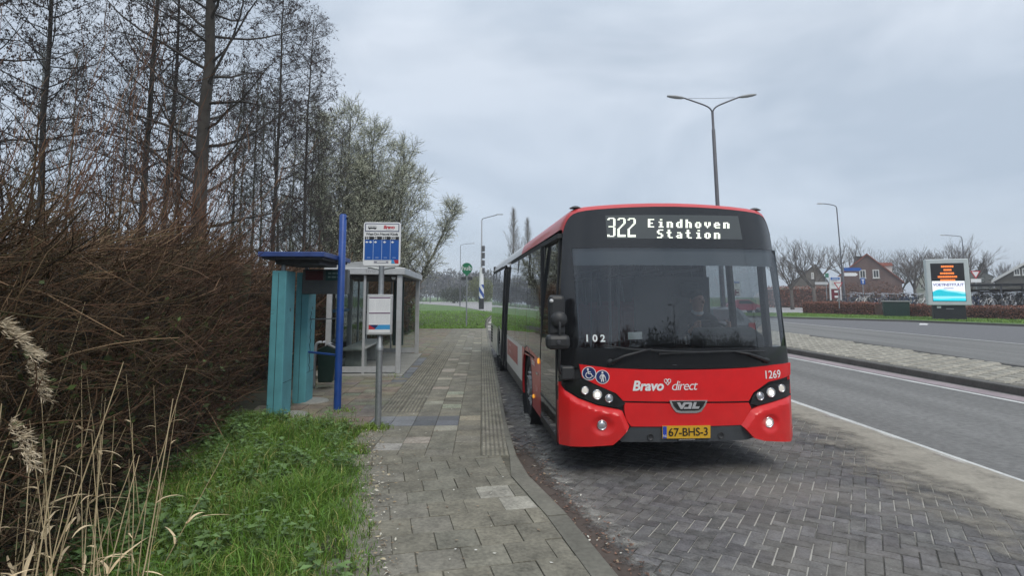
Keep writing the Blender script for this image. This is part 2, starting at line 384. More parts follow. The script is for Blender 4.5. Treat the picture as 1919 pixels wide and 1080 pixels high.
# ---- bus bay: herringbone clinkers with sandy joints
def shade_clinker():
    m = mat('clinker', (.122, .120, .116), .85, nscale=70, namt=.6, bump=.5, attr=True, spec=.3); t = m.node_tree; b = t.nodes['Principled BSDF']
    src = b.inputs['Base Color'].links[0].from_socket; c = t.nodes.new('ShaderNodeTexCoord'); n = t.nodes.new('ShaderNodeTexNoise'); n.inputs['Scale'].default_value = .55; n.inputs['Detail'].default_value = 6; n.inputs['Roughness'].default_value = .62
    t.links.new(c.outputs['Object'], n.inputs[0]); r = t.nodes.new('ShaderNodeValToRGB'); r.color_ramp.elements[0].position = .46; r.color_ramp.elements[0].color = (0, 0, 0, 1); r.color_ramp.elements[1].position = .72; r.color_ramp.elements[1].color = (.45, .45, .45, 1)
    t.links.new(n.outputs[0], r.inputs[0]); x = t.nodes.new('ShaderNodeMix'); x.data_type = 'RGBA'; t.links.new(r.outputs[0], x.inputs[0]); t.links.new(src, x.inputs[6]); x.inputs[7].default_value = (.29, .265, .225, 1); src = x.outputs[2]; n2 = t.nodes.new('ShaderNodeTexNoise'); n2.inputs['Scale'].default_value = 1.7; n2.inputs['Detail'].default_value = 3; t.links.new(c.outputs['Object'], n2.inputs[0])   # oil drips
    r2 = t.nodes.new('ShaderNodeMapRange'); r2.inputs[1].default_value = .64; r2.inputs[2].default_value = .74; r2.inputs[3].default_value = 1; r2.inputs[4].default_value = .45; t.links.new(n2.outputs[0], r2.inputs[0]); x2 = t.nodes.new('ShaderNodeMix'); x2.data_type = 'RGBA'; x2.blend_type = 'MULTIPLY'; x2.inputs[0].default_value = 1; t.links.new(src, x2.inputs[6]); t.links.new(r2.outputs[0], x2.inputs[7]); t.links.new(x2.outputs[2], b.inputs['Base Color']); return m
def shade_joint():
    m = mat('joint_sand', (.09, .085, .075), .95, nscale=30, namt=.4); t = m.node_tree; b = t.nodes['Principled BSDF']; src = b.inputs['Base Color'].links[0].from_socket
    c = t.nodes.new('ShaderNodeTexCoord'); n = t.nodes.new('ShaderNodeTexNoise'); n.inputs['Scale'].default_value = .9; n.inputs['Detail'].default_value = 5
    t.links.new(c.outputs['Object'], n.inputs[0]); r = t.nodes.new('ShaderNodeValToRGB'); r.color_ramp.elements[0].position = .40; r.color_ramp.elements[0].color = (0, 0, 0, 1); r.color_ramp.elements[1].position = .52
    t.links.new(n.outputs[0], r.inputs[0]); x = t.nodes.new('ShaderNodeMix'); x.data_type = 'RGBA'; t.links.new(r.outputs[0], x.inputs[0]); t.links.new(src, x.inputs[6]); x.inputs[7].default_value = (.42, .40, .36, 1); t.links.new(x.outputs[2], b.inputs['Base Color']); return m
BAYR = [(4.98+.4, -3.48), (5.05, 5.9), (4.85, 10.3), (4.6, 17.42), (4.0, 34.84), (3.5, 52.26)]
g = MB(); ys = [-3, 0, 2.6, 5.2, 7.8, 10.4, 14, 19, 27, 38, 52]
for a, b in zip(ys, ys[1:]): g.poly([(poly_at(KERB, a)-.02, a, -.003), (poly_at(BAYR, a)-.25, a, -.003), (poly_at(BAYR, b)-.25, b, -.003), (poly_at(KERB, b)-.02, b, -.003)])
struct(g.build('bus_bay_bedding', shade_joint()))
g = MB(); W = .109; ca, sa = math.cos(rad(-31.5)), math.sin(rad(-31.5)); ux = Vector((ca, sa)); uy = Vector((-sa, ca)); o = Vector((1.5, 6))
for i in range(-330, 330):
    for j in range(-330, 330):
        k = (i-j) % 4
        if k == 0: a, b = 2*W, W
        elif k == 3: a, b = W, 2*W
        else: continue
        c = o+ux*(i*W+a/2)+uy*(j*W+b/2)
        if not 2.2 < c.y < 31 or c.x < poly_at(KERB, c.y)+.03 or c.x > poly_at(BAYR, c.y)-.32: continue
        if c.y > 11 and c.x > poly_at(KERB, c.y)+1.3: continue
        z = .007+.006*fbm(c.x, c.y, 0, .8)+R.uniform(-.001, .001); h = R.uniform(.0, .012)-.006
        v = R.uniform(.75, 1.2); g.ct = (v, v*R.uniform(.97, 1), v*R.uniform(.97, 1.05))
        gp = R.uniform(.0025, .0075)
        i0 = len(g.v)
        for e, zz in ((0, -.02), (0, z-.003), (.004, z)):
            A, B = a/2-gp-e, b/2-gp-e
            for sx, sy in ((-1, -1), (1, -1), (1, 1), (-1, 1)): p = c+ux*(sx*A)+uy*(sy*B); g.v.append((p.x, p.y, zz+h*sx*A))
        for q in range(4):
            q2 = (q+1) % 4; g.face((i0+q, i0+q2, i0+4+q2, i0+4+q)); g.face((i0+4+q, i0+4+q2, i0+8+q2, i0+8+q))
        g.face((i0+8, i0+9, i0+10, i0+11))
struct(g.build('bus_bay_paving', shade_clinker(), tint=True))

# drifted sand: real thin layer, thinning out at its rim
def drift_mat(name, col, sc_, lo, hi, col2=None):
    m = mat(name, col, .95, nscale=25, namt=.25); t = m.node_tree; b = t.nodes['Principled BSDF']; o = t.nodes['Material Output']
    tr = t.nodes.new('ShaderNodeBsdfTransparent'); mxs = t.nodes.new('ShaderNodeMixShader'); a = t.nodes.new('ShaderNodeAttribute'); a.attribute_name = 'thick'
    c = t.nodes.new('ShaderNodeTexCoord'); n = t.nodes.new('ShaderNodeTexNoise'); n.inputs['Scale'].default_value = sc_; n.inputs['Detail'].default_value = 7; n.inputs['Roughness'].default_value = .65
    t.links.new(c.outputs['Object'], n.inputs[0]); ad = t.nodes.new('ShaderNodeMath'); ad.operation = 'ADD'; t.links.new(n.outputs[0], ad.inputs[0]); t.links.new(a.outputs['Fac'], ad.inputs[1])
    r = t.nodes.new('ShaderNodeMapRange'); r.inputs[1].default_value = lo; r.inputs[2].default_value = hi; t.links.new(ad.outputs[0], r.inputs[0])
    t.links.new(r.outputs[0], mxs.inputs[0]); t.links.new(tr.outputs[0], mxs.inputs[1]); t.links.new(b.outputs[0], mxs.inputs[2]); t.links.new(mxs.outputs[0], o.inputs[0]); return m
def drift(name, lefts, rights, z, m, n=8, prof=lambda t: math.sin(math.pi*t)):
    me = bpy.data.meshes.new(name); v = []; f = []; th = []
    for l, r in zip(lefts, rights):
        for k in range(n+1): v.append((lerp(l[0], r[0], k/n), lerp(l[1], r[1], k/n), z)); th.append(prof(k/n)*l[2])
    for j in range(len(lefts)-1):
        for k in range(n): f.append((j*(n+1)+k, j*(n+1)+k+1, (j+1)*(n+1)+k+1, (j+1)*(n+1)+k))
    me.from_pydata(v, [], f); me.materials.append(m); a = me.attributes.new('thick', 'FLOAT', 'POINT'); a.data.foreach_set('value', th); me.update()
    ob = bpy.data.objects.new(name, me); COL.objects.link(ob); ob['kind'] = 'stuff'; return ob
sandm = drift_mat('sand_drift', (.285, .26, .215), 2.6, .70, 1.06)
Yd = [1.5, 2.8, 4, 5.3, 6.5, 7.8, 9.1, 10.4, 12, 15, 19]
ob = drift('sand_drift', [(2.3 if y < 7 else 3.1, y, 1) for y in Yd], [(poly_at(BAYR, y)-.02, y, 1) for y in Yd], .021, sandm, 10, lambda t: min(1, t*1.1)**1.7*.70 if t < .97 else .5)
ob['label'] = 'pale sand drifted between the bus bay clinkers and the white road line'; ob['category'] = 'sand'
leafm = drift_mat('leaf_litter_soil', (.085, .066, .055), 9, .78, 1.0)
Yk = [-1, 1, 1.9, 2.8, 3.5, 4.2, 4.9, 5.5, 6.1, 6.6, 7.5, 8.7, 11.3, 15.7, 22]
ob = drift('gutter_soil', [(poly_at(KERB, y)+.01, y, .75 if y < 7.5 else .25) for y in Yk], [(poly_at(KERB, y)+(.42 if y < 7.2 else .3), y, 0) for y in Yk], .019, leafm, 6, lambda t: (1-t)**.8)
ob['label'] = 'brown soil and rotted leaves gathered in the gutter by the kerb'; ob['category'] = 'soil'
dustm = drift_mat('gutter_dust', (.30, .29, .265), 7, .74, 1.0)
ob = drift('gutter_dust', [(poly_at(KERB, y)+.08, y, .32) for y in Yk], [(poly_at(KERB, y)+.75, y, 0) for y in Yk], .0165, dustm, 8, lambda t: math.sin(math.pi*min(1, t*1.2))**1.0)
ob['label'] = 'pale dust along the gutter of the bus bay'; ob['category'] = 'dust'

# ---- road markings
def band(pts, wd, z, m, name='road_marking'):
    g = MB()
    for a, b in zip(strip_along(pts, -wd/2, wd/2, 2.5), strip_along(pts, -wd/2, wd/2, 2.5)[1:]): g.poly([(a[0].x, a[0].y, z), (b[0].x, b[0].y, z), (b[1].x, b[1].y, z), (a[1].x, a[1].y, z)])
    return struct(g.build(name, m))
band([(5.4, -3.48), (5.09, 5.9), (4.95, 10.3), (4.65, 19.16), (3.6, 50.52)], .13, -.006, paint)
band([(9.8, -3.48), (8.86, 10.16), (8.36, 17.55), (6.6, 43.55)], .13, -.006, paint)
band([(20.4, -3.48), (19.69, 22.38), (19.23, 40.15), (19.0, 48.77)], .14, -.006, paint)
band([(10.05, -3.48), (9.2, 10.16), (8.72, 17.55), (7, 43.55)], .42, -.008, mat('pale_gutter', (.29, 0.24, .25), .9, nscale=18, namt=.3), 'gutter')
band([(5.18, -3.48), (4.86, 5.9), (4.72, 10.3), (4.42, 19.16)], .34, -.008, mat('pale_gutter', (.29, 0.24, .25)), 'gutter')
g = MB(); g.poly([(19.9, -3.48, -.007), (60, -3.48, -.007), (60, 26.13, -.007), (31.3, 35.19, -.007), (28.6, 41.72, -.007), (23, 47.73, -.007), (19.1, 52.26, -.007), (19.35, 40.06, -.007), (19.8, 22.38, -.007)]); struct(g.build('lay_by', asphalt_dark))

# ---- median with raised blocks
MK = [(10.4, -3.48), (9.48, 10.85), (8.98, 18.86), (7.2, 47.03)]; MF = [(12.5, -3.48), (12.6, 13.94), (13.2, 26.13), (12.6, 36.58), (9.5, 47.03)]
kstone = mat('median_kerb', (.105, .10, .092), .85, nscale=20, namt=.3, bump=.3)
g = MB()
ys = [-3.48, 2, 5, 8, 10.85, 14, 18.9, 24, 31, 39, 47]
for a, b in zip(ys, ys[1:]):
    for pl, s in ((MK, 1), (MF, -1)):
        xa, xb = poly_at(pl, a), poly_at(pl, b)
        g.prism([(xa, a), (xa+.2*s, a), (xb+.2*s, b), (xb, b)][::s], -.03, .135)
struct(g.build('median_kerb', kstone, bevel=.02))
g = MB()
for a, b in zip(ys, ys[1:]): g.poly([(poly_at(MK, a)+.19, a, .11), (poly_at(MF, a)-.19, a, .11), (poly_at(MF, b)-.19, b, .11), (poly_at(MK, b)+.19, b, .11)])
struct(g.build('median', mat('median_mortar', (.06, .057, .052), .9, nscale=16, namt=.35)))
g = MB(); d = Vector((-.055, 1)).normalized(); nx = Vector((d.y, -d.x))
for r in range(0, 100):
    for c in range(0, 16):
        p = Vector((10.1, 2))+d*(r*.46+(.23 if c % 2 else 0))+nx*(c*.36)
        if p.x < poly_at(MK, p.y)+.36 or p.x > poly_at(MF, p.y)-.36 or p.y > 46: continue
        v = R.uniform(.85, 1.1); g.ct = (v, v*.98, v*.93)
        g.box((p.x, p.y, .11+.02), (.29, .34, .05), rz=math.atan2(-d.x, d.y)+.12, taper=.70)
struct(g.build('median_blocks', mat('median_block', (.31, .297, .265), .85, nscale=18, namt=.25, attr=True), tint=True))

# ---- verge right of the road, plaza behind it
VK = [(46, 19.16), (37, 28.74), (31.1, 35.27), (28.5, 41.81), (22.9, 47.82), (19.4, 52.26), (18.6, 55.74)]
g = MB(); v = [(x, y, .1) for x, y in VK]+[(19.5, 59.75, .1), (34, 60.01, .1), (90, 60.01, .1), (90, 19.16, .1)]
g.prism([(a, b) for a, b, _ in v][::-1], -.04, .1); struct(g.build('verge', grass_ground))
g = MB()
for a, b in zip(strip_along(VK, 0, .2, 1.5), strip_along(VK, 0, .2, 1.5)[1:]): g.prism([tuple(a[0]), tuple(a[1]), tuple(b[1]), tuple(b[0])], -.03, .12)
struct(g.build('kerb', kstone))
g = MB(); g.poly([(30.2, 59.23, .106), (31.6, 55.74, .106), (40, 43.55, .106), (60, 36.58, .106), (90, 36.58, .106), (90, 59.66, .106)]); struct(g.build('plaza', asphalt_pale))
g = MB(); g.prism([(16, 94.33), (40, 94.33), (150, 94.33), (150, 113.23), (16, 113.23)], -.04, .1); struct(g.build('verge', grass_ground))
# ============================================================ THE BUS
BM = Matrix.Translation((1.7555, 6.28, 0)) @ Matrix.Rotation(rad(5.44), 4, 'Z'); BI = BM.inverted()
BL = 12.0
def hw(z): return 1.275-.04*max(0, z-.9)**1.5-.03*max(0, .45-z)
def rake(z): return .155*max(0, (z-.95)/1.9)**1.3+.04*max(0, .5-z)
def yf(x, z):
    r = min(1.0, abs(x)/hw(z)); return rake(z)-.15*(1-r*r)-.11*(1-r**8)
def blocal(px, py):
    d = ray(px, py); o = BI @ Vector((0, 0, EYE)); e = BI @ (Vector((0, 0, EYE))+d); return o, e-o
def fp(px, py, off=0):
    o, d = blocal(px, py); y = 0.
    for _ in range(12):
        t = (y-off-o.y)/d.y; x, z = o.x+d.x*t, o.z+d.z*t; y = yf(x, z)
    return (x, z)
def sp(px, py):
    o, d = blocal(px, py); x = -1.275
    for _ in range(8):
        t = (x-o.x)/d.x; y, z = o.y+d.y*t, o.z+d.z*t; x = -hw(z)
    return (y, z)
def FP(l, off=0): return [fp(x, y, off) for x, y in l]
def clip2(poly, ax, val, keep_less):
    o = []; n = len(poly)
    for i in range(n):
        a, b = poly[i], poly[(i+1) % n]; da, db = a[ax]-val, b[ax]-val
        if not keep_less: da, db = -da, -db
        if da <= 0: o.append(a)
        if (da < 0 < db) or (db < 0 < da):
            t = da/(da-db); o.append((a[0]+(b[0]-a[0])*t, a[1]+(b[1]-a[1])*t))
    return o
def tess(bm, poly, fn, sx, sz):
    """cut a (possibly concave) 2-D outline into grid cells and map each onto a surface"""
    t = bmesh.new(); vs = [t.verts.new((p[0], p[1], 0)) for p in poly]; t.faces.new(vs); bmesh.ops.triangulate(t, faces=t.faces[:], ngon_method='EAR_CLIP')
    tris = [[(v.co.x, v.co.y) for v in f.verts] for f in t.faces]; t.free()
    for tri in tris:
        xs = [p[0] for p in tri]; i0, i1 = math.floor(min(xs)/sx), math.floor(max(xs)/sx-1e-9)
        for i in range(i0, i1+1):
            q = tri
            if i > i0: q = clip2(q, 0, i*sx, False)
            if len(q) > 2 and i < i1: q = clip2(q, 0, (i+1)*sx, True)
            if len(q) < 3: continue
            zs = [p[1] for p in q]; j0, j1 = math.floor(min(zs)/sz), math.floor(max(zs)/sz-1e-9)
            for j in range(j0, j1+1):
                r = q
                if j > j0: r = clip2(r, 1, j*sz, False)
                if len(r) > 2 and j < j1: r = clip2(r, 1, (j+1)*sz, True)
                rr = []
                for p in r:
                    if not rr or (abs(p[0]-rr[-1][0])+abs(p[1]-rr[-1][1])) > 1e-6: rr.append(p)
                if len(rr) > 2 and abs(rr[0][0]-rr[-1][0])+abs(rr[0][1]-rr[-1][1]) < 1e-6: rr.pop()
                if len(rr) < 3: continue
                try: bm.faces.new([bm.verts.new(fn(*p)) for p in rr])
                except ValueError: pass
def panel(name, polys, m, parent, off=0, thick=.012, sx=.06, sz=.09, surf=None, back=(0, 1, 0), sharp=32, bevel=0):
    bm = bmesh.new(); fn = surf or (lambda x, z: (x, yf(x, z)-off, z))
    for p in polys: tess(bm, p, fn, sx, sz)
    bmesh.ops.remove_doubles(bm, verts=bm.verts, dist=2e-4)
    bmesh.ops.recalc_face_normals(bm, faces=bm.faces)
    c = Vector(back)
    s = sum((f.normal.dot(c)*f.calc_area() for f in bm.faces))
    if s > 0: bmesh.ops.reverse_faces(bm, faces=bm.faces)
    if thick:
        be = [e for e in bm.edges if len(e.link_faces) == 1]
        r = bmesh.ops.extrude_edge_only(bm, edges=be)
        for v in [v for v in r['geom'] if isinstance(v, bmesh.types.BMVert)]: v.co += c*thick
        bmesh.ops.recalc_face_normals(bm, faces=bm.faces)
        s = sum((f.normal.dot(c)*f.calc_area() for f in bm.faces))
        if s > 0: bmesh.ops.reverse_faces(bm, faces=bm.faces)
    me = bpy.data.meshes.new(name); bm.to_mesh(me); bm.free(); me.materials.append(m)
    me.polygons.foreach_set('use_smooth', [True]*len(me.polygons)); me.set_sharp_from_angle(angle=rad(sharp))
    o = bpy.data.objects.new(name, me); COL.objects.link(o); o.parent = parent; return o
red = mat('bus_red', (.66, .011, .014), .34, nscale=9, namt=.10, coat=.22, spec=.35)
def road_film(m, amt=.5):
    t = m.node_tree; b = t.nodes['Principled BSDF']; src = b.inputs['Base Color'].links[0].from_socket; c = t.nodes.new('ShaderNodeTexCoord'); s_ = t.nodes.new('ShaderNodeSeparateXYZ'); t.links.new(c.outputs['Object'], s_.inputs[0]); n = t.nodes.new('ShaderNodeTexNoise'); n.inputs['Scale'].default_value = 5; n.inputs['Detail'].default_value = 6; t.links.new(c.outputs['Object'], n.inputs[0])
    r = t.nodes.new('ShaderNodeMapRange'); r.inputs[1].default_value = .85; r.inputs[2].default_value = .28; r.inputs[3].default_value = 0; r.inputs[4].default_value = amt; t.links.new(s_.outputs[2], r.inputs[0]); k = t.nodes.new('ShaderNodeMath'); k.operation = 'MULTIPLY'; t.links.new(r.outputs[0], k.inputs[0]); t.links.new(n.outputs[0], k.inputs[1])
    x = t.nodes.new('ShaderNodeMix'); x.data_type = 'RGBA'; t.links.new(k.outputs[0], x.inputs[0]); t.links.new(src, x.inputs[6]); x.inputs[7].default_value = (.20, .16, .13, 1); t.links.new(x.outputs[2], b.inputs['Base Color'])
road_film(red, .22)
redroof = mat('bus_red_roof', (.56, .06, .065), .4, nscale=6, namt=.12, coat=.3)
blackg = mat('bus_black_gloss', (.012, .013, .015), .16, coat=.4)
blackm = mat('bus_black_trim', (.022, .023, .025), .5, nscale=40, namt=.2)
greyp = mat('bumper_grey', (.045, .05, .056), .55, nscale=60, namt=.2, bump=.1)
whitep = mat('bus_white', (.76, .77, .76), .35, nscale=3, namt=.1, coat=.4)
skirtg = mat('bus_skirt_grey', (.09, .092, .095), .5, nscale=9, namt=.3)
chrome = mat('chrome', (.7, .7, .72), .15, 1.0)
whitel = mat('white_lettering', (.75, .75, .75), .45)
rubber = mat('tyre_rubber', (.018, .018, .019), .85, nscale=30, namt=.3)
wind = glass('windscreen_glass', (.72, .75, .76), 1.0, .048)
clearg = glass('cab_side_glass', (.86, .9, .9), .5, .02)
sideg = glass('tinted_side_glass', (.52, .56, .57), 1.25, .05)
bus = thing('bus', 'red articulated-free single deck city bus standing at the kerb showing 322 Eindhoven Station', 'bus')
bus['label'] = 'red city bus standing at the kerb with 322 Eindhoven Station on its display'
bus.matrix_world = BM
P = bus
def RZ(t): return 2.86-.06*t*t-.22*abs(t)**24
# --- front: black base, mask round the windscreen
ZT = lambda x: RZ(min(1.0, abs(x)/hw(2.5)))-.055
wsTL, wsTR, wsBR, wsBL = FP([(1071, 466), (1452, 469), (1472, 646), (1086, 653)])
zt, zb = (wsTL[1]+wsTR[1])/2, wsBL[1]
redtop = FP([(1085, 683), (1140, 690), (1200, 693), (1265, 694), (1340, 693), (1400, 690), (1450, 684), (1480, 680)])
TS = [1, .993, .983, .97, .955, .935, .91, .87, .8, .7, .55, .4, .2, 0]; TS = TS+[-t for t in TS[-2::-1]]
top = [(t*hw(2.5), RZ(abs(t))-.055) for t in TS]
def hwp(z, s): return (s*hw(z), z)
lowz = redtop[0][1]-.04
mask = [[hwp(z, 1) for z in (zt, 2.42, 2.48)]+top+[hwp(z, -1) for z in (2.48, 2.42, zt)],
        [hwp(z, -1) for z in (lowz, 1.3, 1.6, 1.9, 2.1, zt)]+[(wsTL[0], zt), wsBL, (wsBL[0], zb), (wsBL[0]+.0, lowz)],
        [hwp(z, 1) for z in (lowz, 1.3, 1.6, 1.9, 2.1, zt)][::1]+[(wsTR[0], zt), (wsBR[0], zb), (wsBR[0], lowz)],
        [(wsBL[0], zb), (wsBR[0], zb), (wsBR[0], lowz), (wsBL[0], lowz)]]
panel('windscreen_surround', mask, blackg, P, 0, .03)
panel('front_frame', [[hwp(.42, -1), hwp(.6, -1), hwp(.9, -1), (-hw(lowz+.01), lowz+.02), (hw(lowz+.01), lowz+.02), hwp(.9, 1), hwp(.6, 1), hwp(.42, 1)]], blackm, P, -.028, .02)
g_w = panel('windscreen', [[(wsTL[0]-.01, zt+.01), (wsTR[0]+.01, zt+.01), (wsBR[0]+.01, zb-.01), (wsBL[0]-.01, zb-.01)]], wind, P, -.006, 0)
# grey sun band at the head of the windscreen, behind the glass
panel('sun_blind', [[(wsTL[0]-.01, zt+.01), (wsTR[0]+.01, zt+.01)]+[(wsTR[0]+.02, zt-.19), (wsTL[0]-.02, zt-.185)]], mat('sun_blind', (.22, .25, .275), .7), P, -.05, .004)
# --- red front panel and bumper corners
rf = FP([(1085, 683), (1140, 690), (1200, 693), (1265, 694), (1340, 693), (1400, 690), (1450, 684), (1481, 680), (1481, 703), (1440, 716), (1412, 736), (1403, 752), (1168, 752), (1155, 738), (1110, 718), (1091, 708)], .004)
rfl = FP([(1170, 755.5), (1403, 755.5), (1408, 766), (1395, 788), (1388, 797), (1183, 800), (1174, 788), (1170, 770)], .004)
panel('front_panel', [rf], red, P, .006, .03); panel('front_valance', [rfl], red, P, .006, .03)
def edgecol(s, pts): return [(s*hw(z), z) for z in pts]
bl_ = FP([(1060, 733), (1085, 748), (1120, 761), (1160, 769), (1168, 772), (1181, 801), (1160, 824), (1148, 834), (1100, 837)], .03)
zl0, zl1 = fp(1048, 833)[1], fp(1047.5, 716)[1]
def seg_d(p, q0, q1):
    d = (q1[0]-q0[0], q1[1]-q0[1]); t = max(0, min(1, ((p[0]-q0[0])*d[0]+(p[1]-q0[1])*d[1])/(d[0]**2+d[1]**2))); return math.hypot(p[0]-q0[0]-d[0]*t, p[1]-q0[1]-d[1]*t)
def edge_d(x, z, pl): return min(seg_d((x, z), a, c) for a, c in zip(pl, pl[1:]))
blp = [(-hw(zl1), zl1)]+bl_+[(-hw(zl0), zl0)]+[(-hw(z), z) for z in (.4, .5, .6, .7) if zl0 < z < zl1]
ftl, ftr = fp(1128, 797), fp(1440, 792)
def bump_surf(fx, fz, rim):
    def f(x, z):
        a = abs(x)/hw(z); o = .05*min(1, edge_d(x, z, rim)/.05)*min(1, max(0, (1-a)*14))
        d = math.hypot(x-fx, (z-fz)*1.2); o -= .032*max(0, 1-(d/.115)**2)   # dished round the fog lamp
        return (x, yf(x, z)-o, z)
    return f
panel('bumper_corner', [blp], red, P, thick=.05, sx=.02, sz=.02, surf=bump_surf(*ftl, [(-hw(zl1), zl1)]+bl_[:6]), sharp=24)
br_ = FP([(1460, 750), (1425, 762), (1409, 771), (1391, 798), (1412, 821), (1430, 826)], .03)
zr0, zr1 = fp(1482, 826)[1], fp(1482.5, 741)[1]
brp = [(hw(zr1), zr1)]+br_+[(hw(zr0), zr0)]+[(hw(z), z) for z in (.4, .5, .6, .7) if zr0 < z < zr1]
panel('bumper_corner', [brp], red, P, thick=.05, sx=.02, sz=.02, surf=bump_surf(*ftr, [(hw(zr1), zr1)]+br_[:4]), sharp=24)
ins = FP([(1183, 801), (1389, 797), (1412, 821), (1400, 825), (1265, 829), (1165, 829), (1161, 824)], -.0)
panel('lower_grille', [ins], greyp, P, -.004, .05)
for px, py in ((1219, 820), (1351, 817)):
    x, z = fp(px, py); b = MB(); b.lathe([(.0, .0), (.028, .0), (.033, .006), (.036, -.01), (.036, -.03)], (x, yf(x, z), z), 'Y', 16, Matrix.Scale(-1, 4, (0, 1, 0))); b.build('tow_cover', blackm, P, smooth=True)
# underside
b = MB(); b.bbox((-1.15, .2, .34), (1.15, BL-.1, .40)); b.build('underfloor', blackm, P)
# --- lights
lensm = mat('lamp_lens', (.55, .57, .6), .08, .6); darkl = mat('lamp_bowl', (.03, .03, .033), .2)
litm = emit('lamp_lit', (1, .97, .90), 2.2); dim = emit('lamp_glow', (1, .96, .88), .42)
def lamp(px, py, r, parent, lit, off, name='lamp'):
    x, z = fp(px, py, off); y = yf(x, z)-off; b = MB(); k = r
    prof = [(0, -.012), (k*.35, -.011), (k*.62, -.006), (k*.74, 0)]
    b.lathe(prof, (x, y-.004, z), 'Y', 20); o = b.build(name, lensm if lit is lensm else dim, parent, smooth=True)
    if lit is litm: b = MB(); b.lathe([(0, -.018), (k*.3, -.0165), (k*.46, -.011)], (x, y-.004, z), 'Y', 16); b.build('bulb', litm, o, smooth=True)
    b = MB(); b.lathe([(k*.74, -.002), (k*.84, -.012), (k*.96, -.009), (k, .004), (k, .03)], (x, y-.004, z), 'Y', 24); b.build('bezel', chrome, o, smooth=True); return o
hl = FP([(1085, 710), (1110, 720), (1150, 736), (1172, 757), (1160, 765), (1120, 758), (1085, 744), (1063, 730), (1056, 716)], .012)
hr = FP([(1480, 711), (1440, 722), (1412, 740), (1406, 757), (1420, 760.5), (1455, 750), (1480, 741)], .012)
HL = panel('headlight', [hl], blackg, P, .014, .03); HR = panel('headlight', [hr], blackg, P, .014, .03)
for px, py, r, m in ((1096, 732, .042, dim), (1119, 740, .052, litm), (1141, 747, .043, lensm)): lamp(px, py, r, HL, m, .018)
for px, py, r, m in ((1424, 743, .043, lensm), (1444, 736, .05, litm), (1464, 728, .042, dim)): lamp(px, py, r, HR, m, .018)
lamp(1128, 797, .052, P, lensm, .022, 'fog_lamp'); lamp(1440, 792, .055, P, litm, .022, 'fog_lamp')
for px in (1081, 1420):
    x = fp(px, 387)[0]; z = ZT(x)+.055; b = MB(); b.lathe([(0, .03), (.03, .025), (.055, .012), (.07, 0)], (x, yf(x, 2.75)+.09, z), 'Z', 14); b.build('marker_lamp', mat('marker_base', (.03, .025, .02), .4), P, smooth=True)
# --- roof
b = MB(); xs = TS[::-1]; yy = [None, .03, .12, .4, 1.5, 3.0, 3.6, 4.2, 5, 8, 11.7, 11.95]
for j, y in enumerate(yy):
    for t in xs:
        x = t*hw(2.5); zz = RZ(abs(t))
        y0 = yf(x, ZT(x))
        if j == 0: p = (x, y0-.004, ZT(x)-.002)
        elif j == 1: p = (x, y0+.02, zz-.02)
        elif j == 2: p = (x, y0+.12, zz)
        else: p = (x, max(y, y0+.15), zz)
        b.v.append(p)
n = len(xs)
for j in range(len(yy)-1):
    b.cm = 1 if yy[j+1] > 4.3 else 0
    for i in range(n-1): b.face((j*n+i, j*n+i+1, (j+1)*n+i+1, (j+1)*n+i))
b.build('roof', [redroof, mat('bus_roof_white', (.62, .62, .62), .4, nscale=4, namt=.15, coat=.3)], P, smooth=True)
# --- sides
def sl(y, z): return (-hw(z), y, z)
def sr(y, z): return (hw(z), y, z)
def arch(yc, r, z0, n=10): # points left to right over a wheel
    zc = .49; a0 = math.asin((zc-z0)/r) if z0 < zc else 0
    return [(yc-r*math.cos(t), zc+r*math.sin(t)) for t in [-a0+(math.pi+2*a0)*k/n for k in range(n+1)]]
Y1, Y2 = 2.72, 8.65
WS = 1.02       # window sill line
LS = dict(surf=sl, back=(1, 0, 0), thick=.03)
f0 = rake
def fr_edge(z): return (rake(z)+.0, z)
# front door (left)
dr = panel('front_door', [[(.14+rake(2.5), 2.5), (1.30, 2.5), (1.30, .30), (.12, .30), (.12, 1.0)]], sideg, P, **{**LS, 'thick': 0})
b = MB()
for y0, y1, z0, z1 in ((.10, .16, .28, 1.4), (1.27, 1.33, .28, 2.48), (.14, 1.32, .28, .36), (.2, 1.32, 2.47, 2.53), (.14, 1.3, .60, .63)):
    b.box((-hw((z0+z1)/2)+.015, (y0+y1)/2, (z0+z1)/2), (.04, y1-y0, z1-z0), ry=0)
b.box((-hw(2.1)+.01, .24, 2.1), (.04, .07, .8), ry=.05); b.build('door_frame', blackm, dr)
b = MB(); b.box((-hw(2.5)-.015, .75, 2.50), (.07, 1.2, .05)); b.build('door_runner', blackm, P)
panel('corner_pillar', [[(rake(.75), .75), (rake(1.2), 1.2), (rake(1.8), 1.8), (rake(2.3), 2.3), (rake(2.5), 2.5), (.2+rake(2.5), 2.5), (.14+rake(2.2), 2.2), (.12+rake(1.6), 1.6), (.12, 1.0), (.12, .75)]], blackg, P, **LS)
panel('bumper_side', [[(.0, zl0), (0.0, .5), (0, zl1), (.12, zl1-.06), (.12, zl0)]], red, P, **LS)
